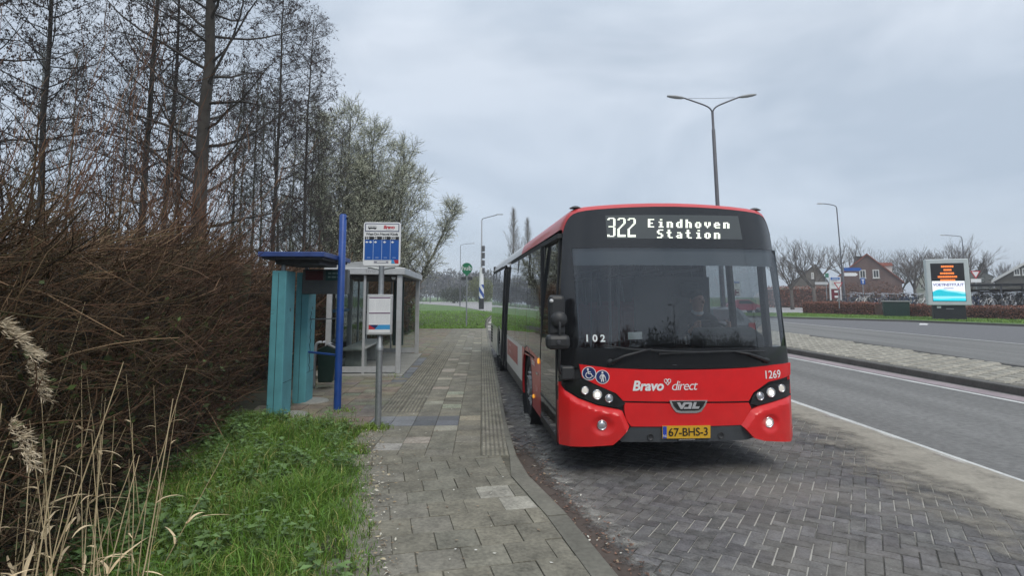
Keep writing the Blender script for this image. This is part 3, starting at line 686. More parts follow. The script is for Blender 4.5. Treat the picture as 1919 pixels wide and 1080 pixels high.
# red quarter with the front wheel arch; white panel; rear
panel('side_panel', [[(1.33, .30), (1.33, WS), (3.42, WS), (3.42, .30)]+arch(Y1, .60, .30)[::-1]], mat('bus_red_side', (.60, .02, .025), .3, nscale=1.5, namt=.1, coat=.6), P, **LS)
wp = panel('side_panel', [[(3.42, .46), (3.42, WS), (6.3, WS), (6.3, .46)]], whitep, P, **LS)
panel('skirt', [[(3.42, .30), (3.42, .458), (6.3, .458), (6.3, .30)]], skirtg, P, **LS)
adv = panel('advert', [[(4.1, .64), (4.1, .955), (6.1, .955), (6.1, .64)]], mat('advert_red', (.42, .03, .04), .35, nscale=3, namt=.15, coat=.3), P, surf=lambda y, z: (-hw(z)-.004, y, z), back=(1, 0, 0), thick=.003)
panel('side_panel', [[(7.72, .30), (7.72, WS), (11.95, WS), (11.95, .35), (9.5, .30)]+arch(Y2, .60, .30)[::-1]], mat('bus_white_green_reflection', (.60, .64, .60), .3, nscale=3, namt=.1, coat=.5), P, **LS)  # rear panel is white; the greenish reflection on it is put into the colour
def side_text(s, size, y, z, m, parent, name, up=False):
    me = text_mesh(s, size, bold=.002); b = MB()
    b.add(me, fn=lambda p: (-hw(z+p.y)-.009, y-p.x, z+p.y) if not up else (-hw(z)-.009, y+p.y, z+p.x)); return b.build(name, m, parent)
side_text('Bravo', .13, 1.95, .93, whitel, P, 'lettering'); side_text('1269', .10, 1.62, .62, mat('faint_white', (.6, .3, .3), .5), P, 'lettering')
side_text('Reizen met', .085, 5.5, .88, mat('advert_text', (.62, .40, .40), .5), P, 'lettering'); side_text('Bravo direct', .085, 5.45, .76, mat('advert_text', (.6, .4, .4), .5), P, 'lettering')
b = MB()
for k in range(6): b.box((-1.27-.01, 11.55, .50+.085*k), (.02, .6, .05), rx=0)
b.build('louvre', blackm, P)
# middle doors
for y0 in (6.33, 7.03):
    d_ = panel('middle_door', [[(y0, .33), (y0, 2.42), (y0+.66, 2.42), (y0+.66, .33)]], sideg, P, surf=lambda y, z: (-hw(z)+.02, y, z), back=(1, 0, 0), thick=0); b = MB()
    for a, c, e, f in ((y0-.02, y0+.05, .3, 2.46), (y0+.61, y0+.68, .3, 2.46), (y0, y0+.66, .3, .38), (y0, y0+.66, 2.38, 2.46)): b.box((-hw((e+f)/2)+.02, (a+c)/2, (e+f)/2), (.05, c-a, f-e), ry=.04 if f-e > 1 else 0)
    b.build('door_frame', blackm, d_)
# windows
def window_band(surf, back, ys, side, gl=None):
    for a, c in zip(ys, ys[1:]):
        wn = panel('side_window', [[(a+.01, WS+.005), (a+.01, 2.5), (c-.01, 2.5), (c-.01, WS+.005)]], (clearg if gl and c < 2 else sideg), P, surf=surf, back=back, thick=0, sx=.4, sz=.25)
    b = MB()
    for a in ys: b.box((side*(hw(1.75)-.03), a, 1.77), (.04, .12, 1.46), ry=-side*.045)
    b.box((side*(hw(2.5)-.035), (ys[0]+ys[-1])/2, 2.53), (.04, ys[-1]-ys[0], .10)); b.build('window_pillars', blackm, P)
window_band(sl, (1, 0, 0), [1.36, 2.95, 4.6, 6.28], -1); window_band(sl, (1, 0, 0), [7.74, 9.3, 10.7, 11.9], -1)
window_band(sr, (-1, 0, 0), [.35, 1.15, 1.95, 3.5, 5.1, 6.7, 8.3, 9.9, 11.9], 1, 1)
panel('side_panel', [[(rake(.5), .33), (rake(1.), WS), (11.95, WS), (11.95, .33)]], red, P, surf=sr, back=(-1, 0, 0), thick=.03, sx=.5)
panel('corner_pillar', [[(rake(.75), .75), (rake(1.2), 1.2), (rake(1.8), 1.8), (rake(2.3), 2.3), (rake(2.5), 2.5), (.1+rake(2.5), 2.5), (.07+rake(2.2), 2.2), (.06+rake(1.6), 1.6), (.06, 1.0), (.06, .75)]], blackg, P, surf=sr, back=(-1, 0, 0), thick=.03)
# grab details on the left flank
b = MB(); b.box((-1.283, 1.55, .83), (.02, .16, .03)); b.build('fuel_flap_handle', chrome, P)
b = MB(); b.lathe([(0, -.02), (.03, -.015), (.04, 0)], (-1.277, 1.46, 1.0), 'X', 12); b.build('side_marker', emit('marker_orange', (1, .45, .05), .6), P)
b = MB(); b.lathe([(0, -.02), (.02, -.015), (.03, 0)], (-1.277, 1.95, .47), 'X', 12); b.build('side_marker', emit('marker_orange', (1, .45, .05), .6), P)
# --- wheels
for side in (-1, 1):
    for yc in (Y1, Y2):
        M = Matrix.Scale(side, 4, (1, 0, 0))
        wr = MB(); wr.lathe([(.0, 0), (.10, 0), (.10, .02), (.14, .02), (.15, -.06), (.26, -.09), (.275, -.03), (.29, -.01), (.29, -.2)], (side*1.235, yc, .49), 'X', 28, M)
        wo = MB(); wo.lathe([(.285, -.015), (.30, .0), (.40, .012), (.455, .0), (.485, -.04), (.49, -.14), (.48, -.25), (.40, -.28)], (side*1.235, yc, .49), 'X', 32, M)
        for k in range(10): a = 2*math.pi*k/10; wr.lathe([(0, .02), (.014, .018), (.016, -.06)], (side*1.235, yc+.205*math.cos(a), .49+.205*math.sin(a)), 'X', 6, M)
        wh = wo.build('wheel', rubber, P, smooth=True); ro = wr.build('rim', mat('wheel_rim', (.33, .33, .34), .4, .5, nscale=12, namt=.3), wh, smooth=True)
        w_ = MB(); w_.lathe([(.60, .025), (.61, -.0), (.61, -.45), (0, -.45)], (side*1.255, yc, .49), 'X', 32, M); w_.build('wheel_well', blackm, P, smooth=True)
# --- rear
b = MB(); b.bbox((-1.2, BL-.08, .35), (1.2, BL-.02, 2.75)); b.build('rear_wall', blackm, P)
# --- interior
inn = mat('interior_dark', (.06, .063, .067), .8); inl = mat('interior_grey', (.17, .175, .18), .8)
b = MB(); b.bbox((-1.2, .3, .42), (1.2, BL-.1, .46)); b.build('floor', inl, P)
b = MB(); b.bbox((-1.1, .35, 2.50), (1.1, BL-.1, 2.53)); b.bbox((-1.12, .3, zt+.02), (1.12, .34, 2.7)); b.build('ceiling', mat('interior_ceiling', (.24, .245, .25), .8), P)
db = MB(); db.prism([(-.12, .5), (-.12, 1.16), (.10, 1.26), (.38, 1.25), (.42, .5)], -1.1, 1.1, f=lambda a, c, e: (e, a+.17, c)); db.build('dashboard', mat('dashboard', (.025, .027, .03), .55, nscale=30, namt=.2), P, bevel=.03)
b = MB(); b.prism([(.18, 1.25), (.18, 1.39), (.44, 1.48), (.56, 1.42), (.56, 1.2)], .42, 1.14, f=lambda a, c, e: (e, a+.05, c)); b.build('instrument_cowl', mat('dashboard', (.03, .03, .03), .6), P, bevel=.03)
b = MB(); sc_ = Matrix.Translation((.80, .83, 1.42)) @ Matrix.Rotation(rad(28), 4, 'X')
ring = [sc_ @ Vector((.225*math.cos(t), .225*math.sin(t), 0)) for t in [2*math.pi*k/28 for k in range(29)]]; b.tube(ring, .016, 8)
for t in (.3, math.pi-.3, -math.pi/2): b.tube([sc_ @ Vector((0, 0, -.03)), sc_ @ Vector((.22*math.cos(t), .22*math.sin(t), 0))], .014, 6)
b.tube([sc_ @ Vector((0, 0, -.02)), sc_ @ Vector((0, .0, -.4))], .04, 8); b.build('steering_wheel', blackm, P, smooth=True)
b = MB(); b.bbox((.05, 1.55, .46), (1.1, 1.6, 2.1)); b.bbox((-.02, 1.0, .46), (.02, 1.6, 1.25)); b.build('cab_partition', inn, P)
b = MB(); b.bbox((.55, 1.15, .75), (1.08, 1.5, .9)); b.box((.80, 1.5, 1.35), (.48, .1, 1.0), rx=-.08); b.box((.80, 1.5, 1.92), (.26, .08, .2)); b.build('driver_seat', inn, P, bevel=.03)
seatm = mat('seat_red', (.16, .03, .035), .8, nscale=20, namt=.3)
for sgn in (-1, 1):
    for y in ([3.6, 4.4, 5.2] if sgn < 0 else [2.2, 3.0, 3.8, 4.6, 5.4, 6.2, 7.0])+[8.2, 9.0, 9.8, 10.6]:
        b = MB(); b.box((sgn*.78, y, .88), (.85, .42, .10)); b.box((sgn*.78, y+.24, 1.25), (.85, .08, .72), rx=-.12); b.box((sgn*.78, y, .65), (.5, .3, .4)); b.build('passenger_seat', seatm, P, bevel=.03)
polem = mat('grab_pole', (.16, .17, .18), .35)
for x, y in ((-.32, 1.45), (-.95, 1.5), (-.35, 3.4), (.35, 3.4), (-.35, 5.4), (.35, 5.4), (-.4, 6.3), (-.4, 7.7), (.35, 7.5), (-.36, 9.2), (.36, 9.2)):
    b = MB(); b.tube([(x, y, .46), (x, y, 2.5)], .017, 8); b.build('grab_pole', polem, P)
for x in (-.4, .4):
    b = MB(); b.tube([(x, 1.6, 2.2), (x, 11, 2.2)], .017, 8); b.build('grab_rail', polem, P)
b = MB(); b.lathe([(0, .0), (.05, .01), (.062, .05), (.055, .10), (.03, .125), (0, .13)], fp(1310, 617)[0:1]+(.17, 1.29), 'Z', 14); b.build('speaker_globe', blackg, P, smooth=True)
x, z = fp(1192, 630); b = MB(); b.box((x, yf(x, z)+.03, z), (.15, .004, .075), ry=-.03); b.build('card', mat('card_white', (.7, .74, .72), .6), P)
# 102 in the windscreen
x, z = fp(1115, 635); me = text_mesh('1 0 2', .10, bold=.003); b = MB(); b.add(me, fn=lambda p: (x+p.x, yf(x+p.x, z+p.y)-.001, z+p.y)); b.build('number_decal', whitel, P)
# --- destination display
dz = FP([(1134, 404), (1383, 405), (1391, 449), (1138, 448)], .0)
DSP = panel('display', [dz], mat('display_dark', (.075, .085, .088), .25, coat=.2), P, .003, .004)
F57 = {'E': ['11111', '11000', '11000', '11110', '11000', '11000', '11111'], 'i': ['00110', '00000', '01110', '00110', '00110', '00110', '01111'],
 'n': ['00000', '00000', '11110', '11011', '11011', '11011', '11011'], 'd': ['00011', '00011', '01111', '11011', '11011', '11011', '01111'],
 'h': ['11000', '11000', '11110', '11011', '11011', '11011', '11011'], 'o': ['00000', '00000', '01110', '11011', '11011', '11011', '01110'],
 'v': ['00000', '00000', '11011', '11011', '11011', '01110', '00100'], 'e': ['00000', '00000', '01110', '11011', '11111', '11000', '01111'],
 'S': ['01111', '11000', '11000', '01110', '00011', '00011', '11110'], 't': ['01100', '01100', '11110', '01100', '01100', '01100', '00111'],
 'a': ['00000', '00000', '01110', '00011', '01111', '11011', '01111']}
D3 = ['0111110', '1100011', '0000011', '0000011', '0000011', '0000011', '0000011', '0111110', '0000011', '0000011', '0000011', '0000011', '0000011', '0000011', '1100011', '1111110']
D2 = ['0111110', '1100011', '0000011', '0000011', '0000011', '0000110', '0001100', '0011000', '0110000', '1100000', '1100000', '1100000', '1100000', '1100000', '1111111', '1111111']
def dots(pat, x0, y0, wpx, hpx):
    b = MB()
    n, m = len(pat[0]), len(pat); 
    for j, row in enumerate(pat):
        for i, ch in enumerate(row):
            if ch == '1':
                px, py = x0+(i+.5)*wpx/n, y0+(j+.5)*hpx/m; x, z = fp(px, py, .006); h = .42*wpx/n/174; v = .42*hpx/m/174; y = yf(x, z)-.0065
                b.poly([(x-h, y, z-v), (x+h, y, z-v), (x+h, y, z+v), (x-h, y, z+v)])
    b.build('led_character', emit('led_white', (.93, 1, .86), 1.25), DSP)
dots(D3, 1138, 408, 15.5, 36); dots(D2, 1157, 408.3, 15.5, 36); dots(D2, 1176, 408.6, 15.5, 36)
for k, ch in enumerate('Eindhoven'): dots(F57[ch], 1214+k*17.65, 410.3+k*.25, 12, 16)
for k, ch in enumerate('Station'): dots(F57[ch], 1231+k*17.8, 430.0+k*.25, 12, 16.3)
# --- badges, plates and lettering on the nose
def front_text(s, px, py, hpx, m, name, shear=0, bold=0, off=.012, align='CENTER', space=1.0, parent=P):
    x, z = fp(px, py, off); me = text_mesh(s, hpx/174/.72, shear, bold, align, space); b = MB()
    b.add(me, fn=lambda p: (x+p.x, yf(x+p.x, z+p.y)-off, z+p.y)); return b.build(name, m, parent)
front_text('Bravo', 1214, 724.5, 17, whitel, 'lettering', .22, .0045, space=.98)
front_text('direct', 1281.5, 724, 17, whitel, 'lettering', .25, -.0005, space=.86)
front_text('1269', 1448, 703, 14.5, whitel, 'lettering', 0, .0012, off=.012, space=.98)
x, z = fp(1251, 716, .012); b = MB(); s = .034   # a small outlined heart
hp = [(0, -1.0), (.95, .05), (.95, .6), (.5, .85), (0, .5), (-.5, .85), (-.95, .6), (-.95, .05)]
hb = [Vector((x+a*s, 0, z+c*s)) for a, c in hp]; hb = [Vector((p.x, yf(p.x, p.z)-.012, p.z)) for p in hb]
b.tube(hb+[hb[0]], .0042, 5); q = lambda a, c: Vector((x+a*s, yf(x+a*s, z+c*s)-.012, z+c*s)); b.tube([q(-.5, .85), q(.45, -.45)], .004, 5); b.tube([q(.5, .85), q(-.45, -.45)], .004, 5); b.build('emblem', whitel, P)
navy = mat('decal_blue', (.012, .03, .13), .4)
for px, py, kind in ((1104, 700.5, 0), (1129, 707, 1)):
    x, z = fp(px, py, .012); m = MB()
    for rr, oo, mi in ((.070, .010, 0), (.063, .0115, 1)):
        m.cm = mi; m.poly([(x+rr*math.cos(t), yf(x+rr*math.cos(t), z)-oo-.0, z+rr*math.sin(t)) for t in [2*math.pi*k/28 for k in range(28)]])
    m.cm = 0; D = lambda a, c: (x+a, yf(x+a, z+c)-.014, z+c)
    if kind == 0:
        m.lathe([(0, -.004), (.010, -.003), (.011, 0)], D(-.012, .042), 'Y', 10)
        m.tube([D(-.012, .03), D(-.008, -.002), D(.018, -.002), D(.032, -.03), D(.042, -.026)], .0055, 5); m.tube([D(-.010, .016), D(.014, .014)], .0045, 5)
        m.tube([D(-.004+.030*math.cos(t), -.018+.030*math.sin(t)) for t in [2.0+k*.42 for k in range(10)]], .0045, 5)
    else:
        m.lathe([(0, -.004), (.010, -.003), (.011, 0)], D(.0, .043), 'Y', 10)
        m.tube([D(0, .028), D(0, -.004)], .013, 6); m.tube([D(-.004, -.004), D(-.012, -.048)], .0065, 5); m.tube([D(.004, -.004), D(.010, -.048)], .0065, 5)
        m.tube([D(-.01, .024), D(-.026, .0), D(-.022, -.02)], .005, 5); m.tube([D(.01, .024), D(.024, .002), D(.028, -.012)], .005, 5); m.tube([D(.029, -.006), D(.034, -.048)], .0032, 4)
    m.build('pictogram', [whitel, navy], P)
bd = FP([(1254, 751), (1326, 750.5), (1321, 762), (1314, 772), (1306, 774.5), (1275, 775), (1266, 772.5), (1259, 763)], .012)
BD = panel('badge', [bd], chrome, P, .016, .014, sx=.2)
bd2 = FP([(1258, 752.2), (1322, 752), (1317.5, 761.5), (1311, 768.5), (1305, 770), (1276, 770.5), (1269, 769), (1262.5, 762)], .012)
panel('badge_field', [bd2], blackg, BD, .019, .004, sx=.2)
x, z = fp(1290, 760.6, .02); b = MB(); chs = [[(-.135, .036), (-.098, .036), (-.078, -.002), (-.052, .036), (-.018, .036), (-.072, -.036), (-.092, -.036)],
 [(-.036, .036), (.036, .036), (.044, .016), (.026, -.036), (-.058, -.036), (-.05, -.016), (-.004, -.016), (.01, .016), (-.028, .016)],
 [(.066, .036), (.098, .036), (.078, -.012), (.130, -.012), (.118, -.036), (.036, -.036)]]
for c in chs: b.prism([(x+a*.9, z+e*.9) for a, e in c], .020, .026, f=lambda a, e, h: (a, yf(a, e)-h, e))
b.build('badge_lettering', mat('badge_silver', (.7, .7, .72), .3, .7), BD)
pl = FP([(1242, 799.5), (1332, 798.5), (1332, 822), (1242, 823)], .03); PLT = panel('number_plate', [pl], mat('plate_yellow', (.62, .36, .025), .4), P, .022, .012, sx=.3)
pb = FP([(1242.7, 800.2), (1250, 800.1), (1250, 822.4), (1242.7, 822.6)], .03); panel('plate_band', [pb], mat('plate_blue', (.02, .06, .4), .4), PLT, .0235, .002, sx=.3)
front_text('67-BHS-3', 1290.5, 811, 14.2, mat('plate_black', (.01, .01, .01), .5), 'plate_lettering', 0, .001, off=.0255, parent=PLT, space=.95)
front_text('NL', 1246.2, 818, 4.5, whitel, 'plate_lettering', off=.0265, parent=PLT)
b = MB(); x, z = fp(1287, 824.5, .02); b.box((x, yf(x, z)-.02, z), (.17, .01, .012)); b.build('plate_holder', chrome, PLT)
# --- wipers
for pts in ([(1146, 680), (1170, 668), (1222, 654)], [(1440, 677), (1405, 664), (1380, 660)]):
    b = MB(); P3 = []
    for k, (px, py) in enumerate(pts): x, z = fp(px, py, .05); P3.append((x, yf(x, z)-.045, z))
    b.tube(P3, [.02, .014, .008], 6); x, y, z = P3[0]; b.lathe([(0, -.02), (.028, -.018), (.034, .03)], (x, y+.02, z), 'Y', 12); b.build('wiper_arm', blackm, P, smooth=True)
for pts in ([(1132, 648), (1180, 655), (1260, 659.5), (1330, 661)], [(1235, 664), (1310, 660.5), (1400, 658.5), (1432, 659)]):
    b = MB(); P3 = []
    for px, py in pts: x, z = fp(px, py, .03); P3.append((x, yf(x, z)-.03, z))
    b.tube(P3, .009, 5); b.build('wiper_blade', blackm, P)
gp = FP([(1090, 682.2), (1265, 684.5), (1470, 679.5)], .0); b = MB(); b.tube([(x, yf(x, z)-.0, z) for x, z in gp], .004, 4); b.build('hatch_joint', greyp, P)
# --- mirrors on the kerb side
mb = MB(); mb.box((-1.315, -.14, 1.64), (.17, .12, .42)); mo = mb.build('mirror', blackm, P, bevel=.04)
mb = MB(); mb.box((-1.315, -.20, 1.375), (.245, .14, .15)); mb.build('mirror', blackm, P, bevel=.045)
mb = MB(); mb.lathe([(0, -.05), (.05, -.045), (.085, -.02), (.09, .02)], (-1.30, -.20, 1.60), 'Y', 20); mb.build('mirror_joint', blackm, mo, smooth=True)
mb = MB(); mb.lathe([(0, -.012), (.018, -.008), (.02, .02)], (-1.375, -.205, 1.79), 'Y', 12); mb.build('camera_eye', mat('sensor_white', (.6, .6, .6), .3), mo, smooth=True)
mb = MB(); mb.tube(smoothpts([(-1.30, -.22, 1.62), (-1.30, -.25, 1.5), (-1.30, -.22, 1.25), (-1.30, -.18, 1.12), (-1.28, -.14, 1.06), (-1.22, -.08, 1.03), (-1.12, -.05, 1.03)], 5), .014, 8); mb.build('mirror_arm', blackm, mo, smooth=True)
mb = MB(); mb.box((-1.20, -.06, 1.05), (.14, .16, .14)); mb.build('mirror_bracket', blackm, mo, bevel=.02)
mb = MB(); mb.lathe([(0, -.01), (.02, -.008), (.024, .01)], (-1.315, -.275, 1.375), 'Y', 12); mb.build('mirror_bolt', mat('bolt_dark', (.05, .05, .055), .4), mo)
# --- the driver behind the wheel
skin = mat('skin', (.42, .25, .19), .55); jacket = mat('navy_jacket', (.012, .014, .022), .85)
def skinned(name, nodes, edges, m, parent=None, root=0, sub=2):
    me = bpy.data.meshes.new(name); me.from_pydata([n[:3] for n in nodes], edges, []); o = bpy.data.objects.new(name, me); COL.objects.link(o)
    s = o.modifiers.new('skin', 'SKIN'); 
    for i, n in enumerate(nodes):
        v = me.skin_vertices[0].data[i]; r = n[3]; v.radius = (r if isinstance(r, tuple) else (r, r)); v.use_root = (i == root)
    ss = o.modifiers.new('sub', 'SUBSURF'); ss.levels = sub; ss.render_levels = sub
    dg = bpy.context.evaluated_depsgraph_get(); m2 = bpy.data.meshes.new_from_object(o.evaluated_get(dg)); o.modifiers.clear(); o.data = m2; m2.materials.clear(); m2.materials.append(m)
    m2.polygons.foreach_set('use_smooth', [True]*len(m2.polygons))
    if parent: o.parent = parent
    return o
dx = .80; dv = thing('person', 'bus driver in a dark jacket seated behind the steering wheel of the bus', 'person'); dv.matrix_world = BM @ Matrix.Translation((dx, 1.22, 0))
body = skinned('body', [(0, .1, .95, (.12, .10)), (0, .12, 1.15, (.11, .09)), (0, .10, 1.38, (.12, .085)), (0, .08, 1.52, (.07, .065)), (0.0, .055, 1.62, (.058, .06)), (.0, .035, 1.70, (.078, .085)), (.0, .03, 1.79, (.088, .10)), (.0, .04, 1.87, (.075, .085)),
  (-.20, .08, 1.47, .05), (-.27, -.05, 1.25, .045), (-.22, -.30, 1.42, .04), (-.2, -.37, 1.47, .03), (.20, .08, 1.47, .05), (.29, -.05, 1.25, .045), (.23, -.30, 1.42, .04), (.21, -.37, 1.47, .03),
  (-.1, -.3, .92, .085), (-.12, -.55, .55, .06), (.1, -.3, .92, .085), (.12, -.55, .55, .06)],
  [(0, 1), (1, 2), (2, 3), (3, 4), (4, 5), (5, 6), (6, 7), (3, 8), (8, 9), (9, 10), (10, 11), (3, 12), (12, 13), (13, 14), (14, 15), (0, 16), (16, 17), (0, 18), (18, 19)], skin, dv)
cl = skinned('jacket', [(0, .1, .93, (.185, .165)), (0, .12, 1.15, (.185, .15)), (0, .10, 1.42, (.205, .15)), (0, .085, 1.575, (.11, .10)), (-.21, .08, 1.52, .09), (-.27, -.05, 1.25, .07), (-.23, -.27, 1.40, .055), (.21, .08, 1.52, .09), (.29, -.05, 1.25, .07), (.24, -.27, 1.40, .055), (-.1, -.3, .92, .10), (-.12, -.55, .55, .075), (.1, -.3, .92, .10), (.12, -.55, .55, .075)],
  [(0, 1), (1, 2), (2, 3), (3, 4), (4, 5), (5, 6), (3, 7), (7, 8), (8, 9), (0, 10), (10, 11), (0, 12), (12, 13)], jacket, dv)
hd = MB(); hair = mat('hair_grey', (.09, .085, .08), .9)
def ell(g, c, r, n=10, m=7, cut=None):
    i = len(g.v)
    for a in range(m+1):
        th = math.pi*a/m
        for q in range(n): ph = 2*math.pi*q/n; g.v.append((c[0]+r[0]*math.sin(th)*math.cos(ph), c[1]+r[1]*math.sin(th)*math.sin(ph), c[2]+r[2]*math.cos(th)))
    for a in range(m):
        for q in range(n): g.face((i+a*n+q, i+(a+1)*n+q, i+(a+1)*n+(q+1) % n, i+a*n+(q+1) % n))
ell(hd, (-.01, .065, 1.845), (.098, .105, .085)); hd.build('hair', hair, dv, smooth=True)
hf = MB(); ell(hf, (.035, -.075, 1.765), (.016, .022, .024)); ell(hf, (-.088, .05, 1.78), (.012, .02, .032)); ell(hf, (.09, .05, 1.78), (.012, .02, .032)); ell(hf, (.02, -.06, 1.715), (.028, .012, .008)); hf.build('face', skin, dv, smooth=True)
ey = MB(); ell(ey, (.05, -.052, 1.80), (.012, .008, .006)); ell(ey, (-.01, -.062, 1.80), (.012, .008, .006)); ey.build('eyes', mat('eye_dark', (.02, .015, .012), .3), dv, smooth=True)
col_ = MB(); col_.lathe([(.075, 0), (.082, .03), (.07, .06)], (0, .06, 1.595), 'Z', 14); col_.build('collar', mat('shirt_white', (.5, .5, .52), .8), dv, smooth=True)
for s in (-1, 1):
    hnd = MB(); bx, by, bz = s*.21, -.385, 1.48
    ell(hnd, (bx, by, bz), (.022, .045, .045))
    for k in range(4): hnd.tube([(bx-s*.0, by-.02+.0, bz+.035-.022*k), (bx-s*.008, by-.06, bz+.038-.022*k), (bx-s*.03, by-.065, bz+.034-.022*k), (bx-s*.045, by-.04, bz+.03-.022*k)], [.010, .009, .0085, .007], 6)
    hnd.tube([(bx, by+.02, bz+.03), (bx-s*.03, by-.0, bz+.055), (bx-s*.05, by-.03, bz+.05)], [.012, .010, .008], 6); hnd.build('hand', skin, dv, smooth=True)
# ============================================================ BUS STOP FURNITURE (left)
teal = mat('teal_paint', (.10, .32, .37), .6, nscale=4, namt=.28, bump=.1)
blue = mat('blue_paint', (.014, .062, .27), .4, nscale=8, namt=.25)
bluedark = mat('canopy_underside', (.05, .052, .06), .7, nscale=9, namt=.3)
galv = mat('galvanised_steel', (.30, .32, .335), .45, .55, nscale=25, namt=.25)
alu = mat('aluminium_frame', (.46, .47, .48), .45, .3, nscale=12, namt=.15)
white = mat('sign_white', (.70, .71, .72), .5, nscale=10, namt=.05)
black = mat('sign_black', (.012, .012, .015), .5)
sblue = mat('sign_blue', (.005, .082, .35), .45, nscale=6, namt=.08)
sred = mat('sign_red', (.45, .02, .03), .5); ltblue = mat('sign_light_blue', (.04, .28, .56), .5)
def flat_text(s, size, o, m, name, parent, rz=0, bold=0, shear=0, align='CENTER', space=1.0):
    """lettering standing in a vertical plane that faces -Y (turned by rz), centred at o (local to parent)"""
    me = text_mesh(s, size, shear, bold, align, space); c, n = math.cos(rz), math.sin(rz); b = MB()
    b.add(me, fn=lambda p: (o[0]+p.x*c, o[1]+p.x*n, o[2]+p.y)); return b.build(name, m, parent)
def rrect(x0, x1, z0, z1, r, n=5):
    o = []
    for cx, cz, a0 in ((x1-r, z0+r, -90), (x1-r, z1-r, 0), (x0+r, z1-r, 90), (x0+r, z0+r, 180)):
        for k in range(n+1): a = rad(a0+90*k/n); o.append((cx+r*math.cos(a), cz+r*math.sin(a)))
    return o
vert = lambda a, c, e: (a, e, c)
# ---- ticket kiosk with canopy
RZ_ = rad(2.9)
k = thing('ticket_kiosk', 'weathered teal twin pillar ticket kiosk with a flat blue canopy and tall blue post', 'kiosk', (-3.33, 8.25, PZ), RZ_)
for nm, y0, h in (('pillar', 0, 2.06), ('pillar', 1.1, 2.08)):
    b = MB(); b.prism([(-.10, 0), (.11, 0), (.11, .40), (-.10, .40)], 0, h, f=lambda x, y, z: (x*(1-.03*z/2), y+y0, z)); p = b.build(nm, teal, k, bevel=.012)
    b = MB(); b.box((-.003, y0-.001, h/2), (.006, .006, h-.06)); b.box((.1085, y0+.2, .48), (.006, .36, .006)); b.build('panel_joint', mat('joint_dark', (.015, .04, .045), .8), p)
    b = MB(); b.lathe([(0, -.004), (.028, -.003), (.03, 0)], (0, 0, 0), 'X', 14, Matrix.Translation((.105, y0+.22, 1.5)) @ Matrix.Scale(-1, 4, (1, 0, 0))); b.build('lock_plate', mat('lock_dark', (.03, .09, .10), .5), p)
b = MB(); pts = []
for s_ in range(3):
    z0 = 1.45-.33*s_; pts += [Vector((.1125, 1.24+.03*math.sin(t*2.3+s_), z0-.30*t/6)) for t in range(7)]
b.tube(pts, .004, 4); b.build('graffiti', black, k)
b = MB(); b.box((.22, .62, 2.285), (.92, 1.62, .07)); can = b.build('canopy', mat('canopy_blue', (.028, .06, .21), .5, nscale=6, namt=.3), k, bevel=.008)
b = MB(); b.box((.22, .62, 2.235), (.84, 1.5, .03)); b.box((.24, .55, 2.19), (.62, 1.0, .07)); b.build('canopy_lining', bluedark, can)
b = MB(); b.tube([(.0, .18, 2.04), (.0, .18, 2.23)], .035, 8); b.tube([(.0, 1.3, 2.04), (.0, 1.3, 2.23)], .035, 8); b.build('canopy_stud', galv, can)
b = MB(); b.lathe([(0, 2.97), (.04, 2.97), (.055, 2.95), (.055, 0)], (.73, .62, 0), 'Z', 20); po = b.build('post', blue, k, autosm=40)
b = MB(); b.lathe([(0, 0), (.03, .01), (.03, .05)], (.73, .62, 2.84), 'Z', 8); b.tube([(.78, .62, 2.91), (.81, .61, 2.91)], .02, 6); b.build('post_bolt', black, po)
bx = MB(); bx.box((.36, 1.16, 1.93), (.72, .16, .40)); db = bx.build('display_box', mat('box_grey', (.10, .11, .115), .5, nscale=9, namt=.2), k, bevel=.01)
b = MB(); b.box((.19, 1.075, 2.03), (.28, .012, .15)); b.build('red_panel', mat('panel_dark_red', (.10, .012, .015), .4), db)
b = MB(); b.box((.52, 1.075, 2.03), (.30, .012, .16)); b.build('green_panel', mat('panel_dark_green', (.02, .075, .07), .4), db)
b = MB()
for zz, ws in ((2.065, (.05, .05, .07, .03)), (2.005, (.04, .07, .03))):
    x = .41
    for w_ in ws: b.box((x+w_/2, 1.067, zz), (w_, .004, .022)); x += w_+.018
b.build('panel_print', mat('print_pale', (.25, .36, .34), .6), db)
b = MB(); b.tube([(.58, 1.16, 1.73), (.58, 1.16, 1.12)], .022, 6); b.build('hanging_rod', galv, k)
b = MB(); b.tube([(.05, 1.24, .80), (.73, .62, .80)], .018, 6); b.build('rail', blue, k)
b = MB(); b.tube([(.05, 1.24, 1.32), (.4, 1.0, 1.335), (.73, .62, 1.36)], .009, 5); b.build('rail', galv, k)
for y0 in (.22, 1.32):
    b = MB(); b.lathe([(0, .02), (.24, .02), (.26, .0), (.26, -.1)], (.16, y0, 0), 'Z', 24); b.build('footing', concrete, k)
# ---- litter bin
t = thing('litter_bin', 'dark green litter bin with slanted lid on a bent steel post beside the kiosk', 'bin', (-3.5, 10.9, PZ), rad(8))
b = MB(); b.prism([(-.13, .12), (.13, .12), (.20, .72), (.02, .80), (-.16, .72)], -.14, .14, f=lambda a, c, e: (a+.06, e, c)); bb = b.build('bin_body', mat('bin_green', (.008, .028, .02), .4, nscale=15, namt=.2), t, bevel=.02)
b = MB(); b.prism([(.20, .715), (.205, .74), (.03, .83), (-.02, .81)], -.15, .15, f=lambda a, c, e: (a+.06, e, c)); b.build('lid', mat('bin_lid_grey', (.33, .34, .34), .4), bb, bevel=.008)
b = MB()
for y in (-.065, .065): b.box((.18, y, .79), (.11, .085, .006), ry=.47)
b.build('slot', black, bb)
b = MB(); b.tube(smoothpts([(-.16, 0, 0), (-.16, 0, .6), (-.15, 0, .78), (-.10, 0, .835), (.02, 0, .84)], 5), .026, 10); b.build('post', alu, t, smooth=True)
